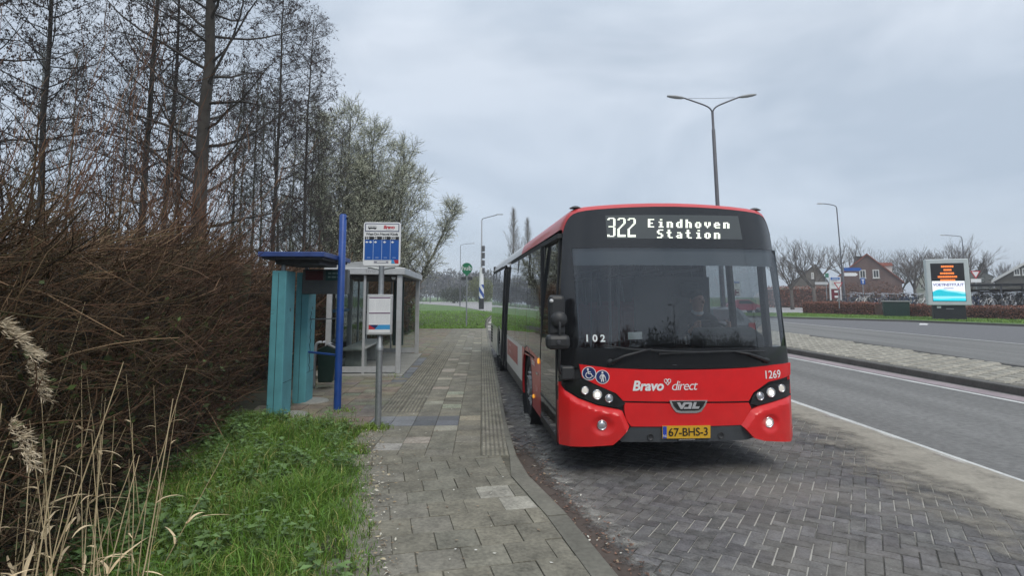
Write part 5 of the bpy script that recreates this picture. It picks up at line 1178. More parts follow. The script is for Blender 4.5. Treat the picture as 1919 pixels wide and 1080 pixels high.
# --- coppiced shrubs on the hedge line: knuckled stools with long whips
def coppice(loc, n, ln, spread, seed, label):
    r = random.Random(seed); t = thing('coppiced_shrub', label, 'shrub', loc, 0, 'coppiced shrubs with long shoots'); st = MB(); wh = MB(); hz = 2.2
    for k in range(5):
        a = r.uniform(0, 6.28); P = limb(r, Vector((math.cos(a)*.15, math.sin(a)*.15, 0)), Vector((math.cos(a)*.25, math.sin(a)*.25, 1)), hz*r.uniform(.85, 1.1), 7, .22, .1); st.tube(P, [.07, .06, .055, .05, .055, .06, .075, .05], 7)
        for q in range(n//5):
            b_ = P[-1]+rv(r, .10); az = r.uniform(0, 6.28); d = Vector((math.cos(az)*spread*r.uniform(.2, 1.5)+.26, math.sin(az)*spread*r.uniform(.2, 1.5), r.uniform(.35, 1))); L = ln*r.uniform(.35, 1.15)
            Q = limb(r, b_, d, L, 7, .07, .12); c = r.choice(((1.0, .72, .62), (1.35, 1.0, .85), (.75, .6, .55), (1.6, 1.35, 1.15))); wh.ct = c; fast_tube(wh, Q, r.uniform(.003, .0062), .0017, 3)
            for e in range(r.randint(2, 6)):
                j = r.uniform(1.5, 6.9); p = Q[int(j)].lerp(Q[int(j)+1], j % 1); fast_tube(wh, limb(r, p, (Q[int(j)+1]-Q[int(j)]).normalized()+rv(r, .6), r.uniform(.15, .6), 3, .15, .1), .0034, .0016, 3)
    st.build('stool', mat('mossy_bark', (.06, .06, .03), .95, nscale=10, namt=.5, bump=.8), t, smooth=True); wh.build('shoots', twigm, t, tint=True); return t
for loc, n, ln, sp_, sd, lab in (((-4.35, 4.6, .12), 30, 2.3, .5, 1, 'coppiced shrub with upright reddish whips at the left picture edge'), ((-4.2, 5.7, .12), 30, 2.2, .5, 2, 'coppiced shrub with a knobbly mossy stool, second from the left picture edge'), ((-4.05, 6.8, .12), 45, 2.0, .75, 3, 'coppiced shrub whose long pale whips arch right in front of the thickest alder trunk'), ((-5.6, 5.6, .12), 20, 2.8, .5, 4, 'tall thin coppiced shrub standing behind the other whips at far left'), ((-4.8, 9.0, .12), 45, 1.5, .8, 5, 'low coppiced shrub on the hedge just left of the teal kiosk')):
    coppice(loc, n, ln, sp_, sd, lab)
# --- reeds in the lower left corner
reedm = mat('reed_straw', (.50, .39, .23), .7, nscale=8, namt=.3, attr=True); plumem = mat('reed_plume', (.56, .47, .34), .9)
TIPS = {}
def reed(seed, h, plume, nleaf):
    r = random.Random(seed); t = thing('reed', 'dry straw coloured reed stalk', 'reed'); g = MB(); P = limb(r, Vector((0, 0, 0)), Vector((r.uniform(-.1, .22), r.uniform(-.1, .1), 1)), h, 7, .035, 0); fast_tube(g, P, .0042, .002, 5); g.build('stem', reedm, t, tint=True)
    for q in range(nleaf):
        b = MB(); j = r.uniform(1.5, 6); p = P[int(j)]; a = r.uniform(0, 6.28); d = Vector((math.cos(a)*.7, math.sin(a)*.7, .8)); L = r.uniform(.12, .34); Q = limb(r, p, d, L, 5, .18, -.28); s = Vector((-math.sin(a), math.cos(a), 0))
        for k, c in enumerate(Q): w_ = .009*(1-k/5.2)*(1+k*.3); b.v += [tuple(c+s*w_), tuple(c-s*w_)]
        for k in range(5): b.face((2*k, 2*k+1, 2*k+3, 2*k+2))
        v = r.uniform(1.0, 1.7); b.ct = (v, v, v*1.05); b.t = [b.ct]*len(b.f); b.build('leaf', reedm, t, tint=True)
    TIPS[seed] = P[-1]
    if plume:
        b = MB(); a = r.uniform(-.6, .6); dr = Vector((math.cos(a), math.sin(a)*.5, -.1))
        for k in range(300):
            u = r.random(); q = P[-1]+Vector((0, 0, -.02+.14*(1-u)))+dr*(.16*u)+rv(r, .016+.024*u*(1-u)); leafq(b, q, (dr+Vector((0, 0, .25-.5*u))+rv(r, .5)).normalized(), r.uniform(.02, .055), .0022, r)
        b.build('plume', plumem, t)
    return t
protos = [reed(1, 1.35, 0, 2), reed(2, 1.1, 0, 3), reed(3, .8, 0, 2), reed(4, 1.5, 0, 1), reed(5, 1.5, 1, 2), reed(6, 1.2, 1, 2)]
used = set(); r = random.Random(12); GR = 'dry reeds before the hedge'
def put_reed(k, x, y, z, rz, s, lab, lean=(0, 0)):
    o = protos[k] if k not in used else copy_tree(protos[k]); used.add(k); o.location = (x, y, z); o.rotation_euler = (lean[0], lean[1], rz); o.scale = (s, s, s); o['label'] = lab; o['group'] = GR
for i in range(95):
    y = r.uniform(2.0, 4.2); px = r.uniform(-60, 330)*(.2+.8*r.random()); x = (px-959.5)/1080*y
    put_reed(r.choice((0, 0, 1, 2, 3)), x, y, .12, r.uniform(0, 6.28), r.uniform(.6, 1.05)*(1.12 if px < 120 else .85), 'bare dry reed stalk leaning in the clump at the lower left', (r.uniform(-.1, .1), r.uniform(.0, .28)))
for px, py, Y, k, lab in ((42, 655, 2.5, 4, 'reed with the largest pale feathery plume, at the left edge'), (92, 730, 2.9, 5, 'reed with a drooping plume just right of the largest plume'), (70, 850, 2.4, 5, 'short reed with a low feathery plume near the bottom left')):
    p = at(px, py, Y); q = TIPS[k+1]; put_reed(k, p.x-.11-q.x, Y-q.y, p.z-q.z, 0, 1, lab)
for px, Y, s in ((300, 4.2, 1.05), (318, 4.0, .9), (335, 4.4, .95), (255, 3.9, 1.1), (240, 3.6, .9), (210, 3.4, 1.0)): put_reed(3, (px-959.5)/1080*Y, Y, .12, r.uniform(0, 6), s*.75, 'bare dry reed stalk leaning in the clump at the lower left', (0, r.uniform(.05, .22)))
# --- grass of the near verge
grassm = mat('grass_blade', (.115, .228, .030), .55, attr=True)
def blade(g, x, y, z, h, w_, r, bend, flat=False):
    a = r.uniform(0, 6.28); dx, dy = math.cos(a)*bend*h, math.sin(a)*bend*h; b_ = r.uniform(0, 6.28); sx, sy = math.cos(b_)*w_, math.sin(b_)*w_
    i = len(g.v); g.v += [(x-sx, y-sy, z), (x+sx, y+sy, z), (x+dx*.3-sx*.8, y+dy*.3-sy*.8, z+h*.55), (x+dx*.3+sx*.8, y+dy*.3+sy*.8, z+h*.55), (x+dx, y+dy, z+h*(1-.45*bend))]
    g.face((i, i+1, i+3, i+2)); g.face((i+2, i+3, i+4))
g = MB(); r = random.Random(3)
for i in range(46000):
    y = r.uniform(2.0, 8.35); xl = poly_at(HF, y)-.1; xr = poly_at(PAVL, y)+.04 if y < 7.7 else lerp(-2.0, -3.3, (y-7.7)/.65)
    x = xr-(xr-xl)*r.random()**1.15; e = min(1, (xr-x)/.45); f = fbm(x, y, 9, 1.4)
    if y > 7.6 and x > -3.0 and r.random() < .5: continue
    if r.random() > .45+.55*e+.3*f: continue
    sh = min(1, max(0, (x-xl)/.9)); h = (.06+.22*e*(.75+.5*f))*r.uniform(.5, 1.25)*(.65+.35*sh); v = r.uniform(.55, 1.3); y_ = r.random()
    g.ct = (v*(.8+.5*y_), v, v*(.7+.4*y_)) if r.random() > .05+.08*(fbm(x, y, 2, .9) > .15) else (3.4*v, 1.6*v, 4.2*v)
    blade(g, x, y, .11, h, r.uniform(.002, .0045), r, r.uniform(.15, 1.0))
stuff(g.build('grass', grassm, tint=True), 'lush long green grass of the verge between hedge and pavement', 'grass')
g = MB()   # nettles and ground leaves
for i in range(950):
    y = r.uniform(2.4, 8.0); xl = poly_at(HF, y); xr = poly_at(PAVL, y)-.15; x = lerp(xl, xr, r.random()**1.3)
    if fbm(x, y, 4, 1.1)+.25*(1-(x-xl)/(xr-xl)) < .05: continue
    H_ = r.uniform(.10, .34); dx, dy = r.uniform(-.06, .06), r.uniform(-.06, .06); g.ct = (.9, .8, .6); fast_tube(g, [Vector((x, y, .1)), Vector((x+dx, y+dy, .1+H_))], .003, .0015, 3)
    for l in range(r.randint(3, 6)):
        z = .1+H_*(.3+.7*l/5); a0 = l*1.57+r.random()
        for s in (0, math.pi):
            a = a0+s; d = Vector((math.cos(a), math.sin(a), r.uniform(-.35, .25))).normalized(); p = Vector((x+dx*(z/H_), y+dy, min(z, .1+H_))); L = r.uniform(.035, .08); w_ = L*.38; sv = Vector((-math.sin(a), math.cos(a), 0))*w_; up = Vector((0, 0, .008))
            v = r.uniform(.6, 1.35); g.ct = (v*.95, v*1.0, v*1.05); i0 = len(g.v); m_ = p+d*L*.4; g.v += [tuple(p), tuple(m_+sv+up), tuple(p+d*L), tuple(m_-sv+up), tuple(m_)]; g.face((i0, i0+4, i0+1)); g.face((i0+4, i0+2, i0+1)); g.face((i0, i0+3, i0+4)); g.face((i0+4, i0+3, i0+2))
stuff(g.build('nettles', mat('nettle_leaf', (.115, .185, .050), .6, attr=True), tint=True), 'young nettles and broad leaves growing among the grass', 'nettles')
g = MB()   # far grass left and weeds round the stop post
for i in range(18500):
    y = 30.7+r.random()**2*36; xr = poly_at(KERB, y)-.16; x = xr-r.random()*min(14, 4+y*.1); v = r.uniform(.7, 1.25); g.ct = (v*1.2, v*1.15, v); blade(g, x, y, .11, r.uniform(.05, .13), r.uniform(.008, .018)*(y/32), r, r.uniform(.3, .9))
for i in range(700):
    px_, py_ = (-1.78, 7.66) if i < 350 else r.choice(((-2.5, 8.75), (-3.0, 8.0), (-3.6, 9.2), (-3.9, 11.2), (-2.3, 8.0), (-2.45, 12.45)))
    x, y = px_+r.gauss(0, .10), py_+r.gauss(0, .09); v = r.uniform(.7, 1.5); g.ct = (v*1.3, v, v); blade(g, x, y, .125, r.uniform(.04, .13), .005, r, r.uniform(.4, 1.1))
stuff(g.build('grass', grassm, tint=True), 'short bright grass beyond the far end of the pavement', 'grass')
# --- litter on the paving
g = MB()
for i in range(420):
    y = 2.5+r.random()**1.5*18; x = lerp(poly_at(PAVL, min(y, 7.7)), poly_at(KERB, y)-.1, r.random()**1.8); z = PZ+.008
    if y > 7.7: x -= r.random()*.8
    c = r.choice(((1, 1, 1), (.9, .9, .85), (.5, .4, .3), (.35, .27, .2), (.25, .2, .15))); g.ct = c; a = r.uniform(0, 6.28); s = r.uniform(.006, .016)*(1 if c[0] > .8 else 1.3); g.poly([(x+s*math.cos(a+q*1.57)*(1 if q % 2 else .6), y+s*math.sin(a+q*1.57)*(1 if q % 2 else .6), z+r.uniform(0, .006)) for q in range(4)])
for i in range(900):
    y = 1.8+r.random()*6; x = poly_at(KERB, y)+.02+r.random()**1.6*.40; c = r.choice(((.35, .2, .15), (.22, .13, .1), (.5, .38, .28), (.16, .1, .08), (.3, .18, .14))) if r.random() < .93 else (1, 1, .95); g.ct = c; a = r.uniform(0, 6.28); s = r.uniform(.006, .022); g.poly([(x+s*math.cos(a+q*1.57)*(1 if q % 2 else .45), y+s*math.sin(a+q*1.57)*(1 if q % 2 else .45), .022+r.uniform(0, .012)) for q in range(4)])
for i in range(260):
    y = 2.6+r.random()*6.; x = poly_at(KERB, y)+.3+r.random()*4.0; c = r.choice(((1, 1, .95), (.3, .22, .18), (.2, .15, .12))); g.ct = c; a = r.uniform(0, 6.28); s = r.uniform(.004, .010); g.poly([(x+s*math.cos(a+q*1.57)*(1 if q % 2 else .35), y+s*math.sin(a+q*1.57)*(1 if q % 2 else .35), .024) for q in range(4)])
for i in range(500):   # dry leaves along the grass rim
    y = 2.2+r.random()*5.6; x = poly_at(PAVL, y)+r.gauss(.06, .09); c = r.choice(((.8, .7, .5), (.5, .4, .28), (.9, .88, .8), (.3, .22, .15))); g.ct = c; a = r.uniform(0, 6.28); s = r.uniform(.006, .024); g.poly([(x+s*math.cos(a+q*1.57)*(1 if q % 2 else .35), y+s*math.sin(a+q*1.57)*(1 if q % 2 else .35), .150+r.uniform(0, .012)) for q in range(4)])
stuff(g.build('litter', mat('leaf_litter', (.62, .60, .55), .8, attr=True), tint=True), 'scattered petals, dry leaves and bits of bark on paving and gutter', 'litter')
# ============================================================ FAR LEFT AND RIGHT BACKGROUND
r = random.Random(21)
def clump_quads(g, c, rad3, n, s0, s1, cols):
    for i in range(n):
        while True:
            p = rv(r)
            if p.length < 1: break
        q = Vector((c[0]+p.x*rad3[0], c[1]+p.y*rad3[1], c[2]+p.z*rad3[2])); v = r.choice(cols); k = r.uniform(.7, 1.25); g.ct = tuple(t*k for t in v); leafq(g, q, (Vector((0, 0, 1))+rv(r, 1.2)).normalized(), r.uniform(s0, s1), s0*.3, r)
# far-off wood beyond the cross street: reads as one mass, distance haze painted into its grey
g = MB()
for i in range(120):
    x = -150+i*1.35+r.uniform(-1, 1); Y = r.uniform(205, 240); h = r.uniform(7.5, 12.5); fast_tube(g, [Vector((x, Y, 0)), Vector((x+r.uniform(-.5, .5), Y, h*.8))], .22, .08, 4)
    for q in range(3): clump_quads(g, (x+r.uniform(-1.5, 1.5), Y+r.uniform(-2, 2), h*(.30+.25*q)), (3.0, 3, h*.22), 150, .7, 1.5, ((1, 1, 1), (.8, .8, .85), (1.1, 1.1, .95)))
stuff(g.build('far_wood', mat('far_wood_hazed', (.135, .132, .135), .95, attr=True), tint=True), 'grey brown wood along the horizon left of the bus', 'wood')
# young willow clump and bare bush near the cross street
def bush(loc, w_, h, n, col, label, name='willow_bush', leafs=(.12, .3), cat='bush'):
    t = thing(name, label, cat, loc); g = MB(); s = MB(); m_ = mat(name+'_leaf_%d' % int(col[1]*1000), col, .9, attr=True)
    for k in range(10): a = k*.63; fast_tube(s, limb(r, Vector((0, 0, 0)), Vector((math.cos(a)*.8, math.sin(a)*.8, 1)), h*.9, 4, .15, .05), .06, .015, 4)
    s.build('stems', barkg, t)
    for k in range(14): a = r.uniform(0, 6.28); u = r.random()**.5; clump_quads(g, (math.cos(a)*w_*u*.7, math.sin(a)*w_*u*.7, h*r.uniform(.2, .72)), (w_*.4, w_*.4, h*.3), n//14, leafs[0], leafs[1], ((1, 1, 1), (.7, .75, .7), (1.25, 1.2, 1.1)))
    g.build('foliage', m_, t, tint=True); return t
bush((-7.0, 138, .1), 5.0, 6.2, 4200, (.13, .145, .055), 'yellow green willow bush behind the traffic mast', leafs=(.25, .6))
bush((-14, 140, .1), 4.0, 4.2, 2600, (.045, .055, .03), 'dark low bush left of the yellow green willow bush', leafs=(.25, .6))
bush((2, 146, .1), 4.0, 6.5, 2600, (.10, .095, .06), 'brownish bush half hidden behind the rear of the bus', leafs=(.25, .6))
# ---------------------------------------------------------- right side
def on(px, py, z): return gnd(px, py, z)
beech = mat('beech_leaf', (.25, .115, .08), .85, attr=True)
def hedge_row(p, q, w_, h, n, label, z0=.1, zq=None, leaf=.10, cols=((1, 1, 1), (.6, .55, .55), (1.35, 1.2, 1.15), (1.0, .8, .7))):
    t = thing('beech_hedge', label, 'hedge', (p[0], p[1], z0), 0, 'clipped brown beech hedges'); d = Vector((q[0]-p[0], q[1]-p[1], 0)); L = d.length; u = d/L; nn = Vector((-u.y, u.x, 0)); g = MB(); c = MB(); zq = z0 if zq is None else zq
    m_ = max(2, int(L/.8))
    for j in range(m_+1):
        o = u*(L*j/m_); dz = (zq-z0)*j/m_
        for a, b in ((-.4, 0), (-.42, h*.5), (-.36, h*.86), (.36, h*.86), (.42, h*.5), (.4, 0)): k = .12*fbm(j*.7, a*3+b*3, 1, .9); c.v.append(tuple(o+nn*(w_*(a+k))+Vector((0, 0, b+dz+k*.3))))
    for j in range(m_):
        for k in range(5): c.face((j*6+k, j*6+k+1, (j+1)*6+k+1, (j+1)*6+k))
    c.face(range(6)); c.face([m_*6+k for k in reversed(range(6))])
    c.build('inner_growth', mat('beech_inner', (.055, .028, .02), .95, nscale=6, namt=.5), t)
    for i in range(n):
        a = r.random(); f = r.random(); lift = .07*fbm(a*L*.8, 1, 2, 1)
        if f < .55: s_, zz = -.5+r.uniform(-.04, .1), h*r.random()
        elif f < .85: s_, zz = r.uniform(-.5, .5), h*(.9+.14*r.random())
        else: s_, zz = .5-r.uniform(-.04, .1), h*r.random()
        v = r.choice(cols); k = r.uniform(.7, 1.2); g.ct = tuple(t_*k for t_ in v); leafq(g, u*(a*L)+nn*(s_*w_)+Vector((0, 0, zz+lift+(zq-z0)*a)), rv(r).normalized(), leaf*r.uniform(.7, 1.4), leaf*.38, r)
    g.build('leaves', beech, t, tint=True); return t
hp = on(1512, 588, .1); hq = on(1919, 600, .1); hd_ = (hq-hp)
hm = hp+hd_*.42; hedge_row((hp.x, hp.y), tuple((hp+hd_*.405)[:2]), 1.3, 1.14, 5600, 'low brown clipped beech hedge from its rounded end to the green cabinet')
hedge_row(tuple((hp+hd_*.515)[:2]), tuple((hp+hd_*.66)[:2]), 1.3, 1.02, 2000, 'short brown beech hedge between the green cabinet and the digital billboard')
hedge_row(tuple((hp+hd_*.79)[:2]), tuple((hp+hd_*1.35)[:2]), 1.3, .98, 6000, 'low brown beech hedge right of the digital billboard')
# tall beech hedges behind the plaza and across the side street
a, b = on(1468, 575, .12), on(1566, 573, .12)
hedge_row((a.x-3, 94), (b.x-2, 92), 1.6, 3.2, 3200, 'tall brown beech hedge in front of the left gable house', leaf=.2)
bush((at(1620, 555, 84).x, 84, .1), 5.8, 4.0, 3000, (.12, .055, .035), 'rounded brown beech shrub in front of the brown gable house', 'beech_shrub', (.2, .4))
hedge_row((at(1740, 555, 78).x, 78), (at(1960, 555, 76).x, 76), 1.6, 2.5, 3000, 'dark green clipped hedge behind the bicycle shelter', leaf=.2, cols=((.18, .42, .3), (.12, .3, .2), (.25, .5, .35)))
# green verge grass
g = MB()
for i in range(15000):
    t_ = r.random()*1.3-.05; p = hp+hd_*t_; k = r.uniform(-1, 1)
    x, y = p.x-2.6+k*2.2+r.uniform(-.5, 1.5), p.y-3.2+k*2.4
    kx = poly_at(VK[::-1][::1] if False else sorted(VK, key=lambda q: q[1]), y)
    if x < kx+.15: continue
    v = r.uniform(.7, 1.3); g.ct = (v*1.25, v*1.1, v); blade(g, x, y, .09, r.uniform(.06, .17), r.uniform(.014, .03), r, r.uniform(.3, .9))
for i in range(5000):
    y = r.uniform(50, 60); x = poly_at(sorted(VK, key=lambda q: q[1]), y)+.2+r.random()*12; v = r.uniform(.7, 1.3); g.ct = (v*1.25, v*1.1, v); blade(g, x, y, .09, r.uniform(.05, .13), .03, r, .6)
stuff(g.build('grass', grassm, tint=True), 'green grass strip between the road kerb and the low beech hedge', 'grass')
# digital billboard
p = on(1780, 600, .1); bl = thing('digital_billboard', 'grey digital billboard with orange lines above a turquoise wave advert on a black foot', 'billboard', (p.x, p.y, .1), rad(-26))
sc2 = p.y/1080
Hb, Wb = 113*sc2, 62*sc2
b = MB(); b.box((0, .1, 30*sc2/2), (50*sc2, .55, 30*sc2), taper=.97); ft = b.build('foot', mat('board_foot', (.012, .013, .016), .45, nscale=5, namt=.2), bl, bevel=.02)
b = MB(); b.box((0, 0, Hb-86*sc2/2), (Wb*1.06, .75, 86*sc2)); hs = b.build('housing', mat('board_grey', (.52, .56, .57), .5, 0, nscale=2, namt=.08), bl, bevel=.06)
zt_, zb_ = Hb-8*sc2, Hb-79*sc2; zm = Hb-41*sc2; w2 = Wb*.41; yf_ = -.378
def bplate(x0, x1, z0, z1, m, nm, par, y): b = MB(); b.poly([(x0, y, z0), (x1, y, z0), (x1, y, z1), (x0, y, z1)]); return b.build(nm, m, par)
scr = bplate(-w2, w2, zb_, zt_, mat('screen_black', (.012, .011, .011), .3), 'screen', hs, yf_)
bplate(-w2+.03, w2-.03, zb_+.05, zm, emit('screen_white', (.80, .87, .93), .9), 'advert', scr, yf_-.004)
og = emit('led_orange', (1, .22, .03), 1.1)
for s_, q in (('WELKOM', 0), ('IN', 1), ('DE WIJK', 2), ('ELKE DAG OPEN', 3), ('VOOR U', 4)): pass
for q, wd in enumerate((.28, .17, .35, .47, .36)):
    b = MB(); zc_ = zt_-.24-q*.25; x = -w2*wd*1.25
    while x < w2*wd*1.25-.03: l_ = r.uniform(.05, .11); b.box((x+l_/2, yf_-.006, zc_), (l_, .004, .13)); x += l_+.022
    b.build('led_line', og, scr)
flat_text('VOETINSTITUUT', .265, (0, yf_-.008, zm-.28), emit('screen_violet', (.13, .10, .40), .6), 'lettering', scr, space=.90, bold=.008)
bplate(-.3, .3, zm-.56, zm-.51, emit('screen_violet', (.22, .18, .48), .7), 'small_print', scr, yf_-.008)
cy1 = emit('screen_cyan', (.0, .50, .62), .85); cy2 = emit('screen_pale_cyan', (.25, .72, .80), .9); cy3 = emit('screen_deep_cyan', (.0, .62, .78), .9)
def wave(z0, amp, ph, zlow, m, nm, y, fr=1.0):
    b = MB(); n = 24; W_ = w2-.03
    for q in range(n):
        xa, xb = -W_+2*W_*q/n, -W_+2*W_*(q+1)/n; fa = lambda x: z0+amp*math.sin(x*2.6*fr+ph)+amp*.4*math.sin(x*5*fr+ph*2)
        b.poly([(xa, y, zlow), (xb, y, zlow), (xb, y, fa(xb)), (xa, y, fa(xa))])
    b.build(nm, m, scr)
wave(zm-.72, .12, 2.2, zb_+.05, cy2, 'wave', yf_-.007); wave(zm-.80, .13, 2.7, zm-1.10, cy1, 'wave', yf_-.010, 1.1); wave(zm-1.28, .02, 0, zb_+.05, cy3, 'wave', yf_-.0105)
bplate(-.75, -.5, .85, 1.0, white, 'sticker', ft, -.2); bplate(-.2, .25, .78, .84, mat('plate_dim', (.25, .26, .27), .5), 'plate', ft, -.2)
# green cabinet
p = on(1680, 594, .1); t = thing('utility_cabinet', 'dark green utility cabinet with a pale lid in the beech hedge', 'cabinet', (p.x, p.y, .1), rad(-26)); k_ = p.y/1080
b = MB(); b.box((0, 0, 14*k_), (40*k_, .7, 28*k_), taper=1.04); b.build('cabinet_body', mat('cabinet_green', (.008, .03, .024), .45, nscale=4, namt=.3), t, bevel=.03); b = MB(); b.box((0, 0, 28.7*k_), (44*k_, .85, 1.6*k_)); b.build('lid', mat('cabinet_lid', (.35, .36, .36), .5), t)
b = MB(); b.box((0, -.37, 14*k_), (.02, .02, 24*k_)); b.build('door_joint', black, t)
# bicycle
def bicycle(label, col, loc, rz):
    t = thing('bicycle', label, 'bicycle', loc, rz, 'bicycles parked in the racks'); fm = mat('bike_paint_%d' % int(col[0]*999), col, .35, coat=.3); tyre = MB; 
    for x in (-.55, .55):
        b = MB(); b.tube([(x+.34*math.cos(a), 0, .36+.34*math.sin(a)) for a in [2*math.pi*q/18 for q in range(19)]], .020, 5, cap=False); w_ = b.build('wheel', rubber, t)
        b = MB()
        for q in range(6): a = q*.524; b.tube([(x+.32*math.cos(a), 0, .36+.32*math.sin(a)), (x-.32*math.cos(a), 0, .36-.32*math.sin(a))], .004, 3)
        b.tube([(x, -.06, .36), (x, .06, .36)], .03, 6); b.build('spokes', chrome, w_)
        b = MB(); b.tube([(x+.385*math.cos(a), 0, .36+.385*math.sin(a)) for a in [.2+q*.3 for q in range(9)]], .022, 4); b.build('mudguard', fm, t)
    b = MB()
    for p_, q_ in (((-.55, 0, .36), (-.12, 0, .32)), ((-.55, 0, .36), (-.20, 0, .80)), ((-.12, 0, .32), (-.24, 0, .92)), ((-.12, 0, .32), (.36, 0, .80)), ((-.2, 0, .72), (.36, 0, .86)), ((.55, 0, .36), (.34, 0, .95))): b.tube([p_, q_], .020, 6)
    b.build('frame', fm, t)
    b = MB(); b.box((-.26, 0, .98), (.27, .17, .07), taper=.8); b.tube([(-.24, 0, .92), (-.25, 0, .97)], .016, 6); b.build('saddle', mat('saddle_black', (.02, .018, .016), .6), t, bevel=.02)
    b = MB(); b.tube(smoothpts([(.18, -.29, 1.06), (.30, -.27, 1.09), (.36, -.1, 1.10), (.36, .1, 1.10), (.30, .27, 1.09), (.18, .29, 1.06)], 4), .014, 6); b.tube([(.34, 0, .93), (.36, 0, 1.10)], .016, 6); b.build('handlebar', chrome, t)
    b = MB(); b.box((-.58, 0, .76), (.34, .13, .02)); b.tube([(-.55, .06, .36), (-.6, .06, .75)], .008, 4); b.tube([(-.55, -.06, .36), (-.6, -.06, .75)], .008, 4); b.build('carrier', blackm, t)
    b = MB(); b.tube([(-.14, -.1, .22), (-.12, 0, .32), (-.10, .1, .42)], .012, 5); b.lathe([(0, .02), (.10, .02), (.10, -.02)], (-.12, -.04, .32), 'Y', 12); b.build('crank', blackm, t); b = MB(); b.lathe([(0, -.03), (.05, -.02), (.055, .05)], (0, 0, 0), 'X', 10, Matrix.Translation((.46, 0, .92)) @ Matrix.Scale(-1, 4, (1, 0, 0))); b.build('headlamp', chrome, t); return t
bk = [bicycle(l_, c_, (0, 0, 0), 0) for l_, c_ in (('dark framed city bicycle with chrome handlebar in the packed rack rows', (.015, .016, .018)), ('silver framed city bicycle in the packed rack rows', (.42, .43, .44)), ('dark blue framed city bicycle in the packed rack rows', (.012, .03, .09)), ('white framed city bicycle in the packed rack rows', (.62, .62, .6)))]
ub = set(); hdir = hd_.normalized(); hn = Vector((-hdir.y, hdir.x, 0)) if (-hdir.y) > 0 else Vector((hdir.y, -hdir.x, 0)); ang0 = math.atan2(hn.y, hn.x)
PZ2 = .70
for row in range(3):
    for k in range(34):
        if row == 0 and 18 <= k <= 24 and k % 2: continue
        p = hp+hdir*(1.2+k*.72+row*.2)+hn*(2.6+row*2.7)
        if row == 2 and k < 12: continue
        q = r.choice((0, 0, 0, 1, 2, 3)); o = bk[q] if q not in ub else copy_tree(bk[q]); ub.add(q); o.location = (p.x, p.y, PZ2+.08*row); o.rotation_euler = (rad(r.uniform(-8, 8)), 0, ang0+r.uniform(-.25, .25)+(math.pi if r.random() < .4 else 0)); o.scale = (1.1, 1.1, r.uniform(1.12, 1.3))
g = MB(); A = hp+hn*1.0-hdir*1; B = A+hdir*34; g.poly([tuple(A)[:2]+(PZ2,), tuple(B)[:2]+(PZ2,), tuple(B+hn*30)[:2]+(PZ2+.02,), tuple(A+hn*30)[:2]+(PZ2+.02,)]); struct(g.build('plaza', asphalt_pale))
g = MB(); g.prism([tuple(A+Vector((0, 0, 0)))[:2], tuple(B)[:2], tuple(B+hn*.2)[:2], tuple(A+hn*.2)[:2]], 0, PZ2-.004); struct(g.build('plaza_edge', kstone))
# bicycle shelter (flat black roof on thin posts)
t = thing('bicycle_shelter', 'long low bicycle shelter with a flat black roof over the parked bicycles', 'bicycle shelter', tuple((hp+hdir*8+hn*9.5)[:2])+(PZ2,), math.atan2(hdir.y, hdir.x))
b = MB(); b.box((10, 0, 2.12), (21, 4.4, .16)); b.build('roof', mat('shelter_roof_black', (.016, .016, .018), .6), t, bevel=.02)
for x in (0, 5, 10, 15, 20):
    for y in (-1.9, 1.9): b = MB(); b.box((x, y, 1.05), (.10, .10, 2.1)); b.build('post', mat('post_grey', (.12, .12, .13), .5), t)
b = MB(); b.box((10, 2.05, 1.0), (20.6, .05, 1.5)); b.build('back_board', mat('board_brown', (.06, .035, .025), .8, nscale=3, namt=.3), t)
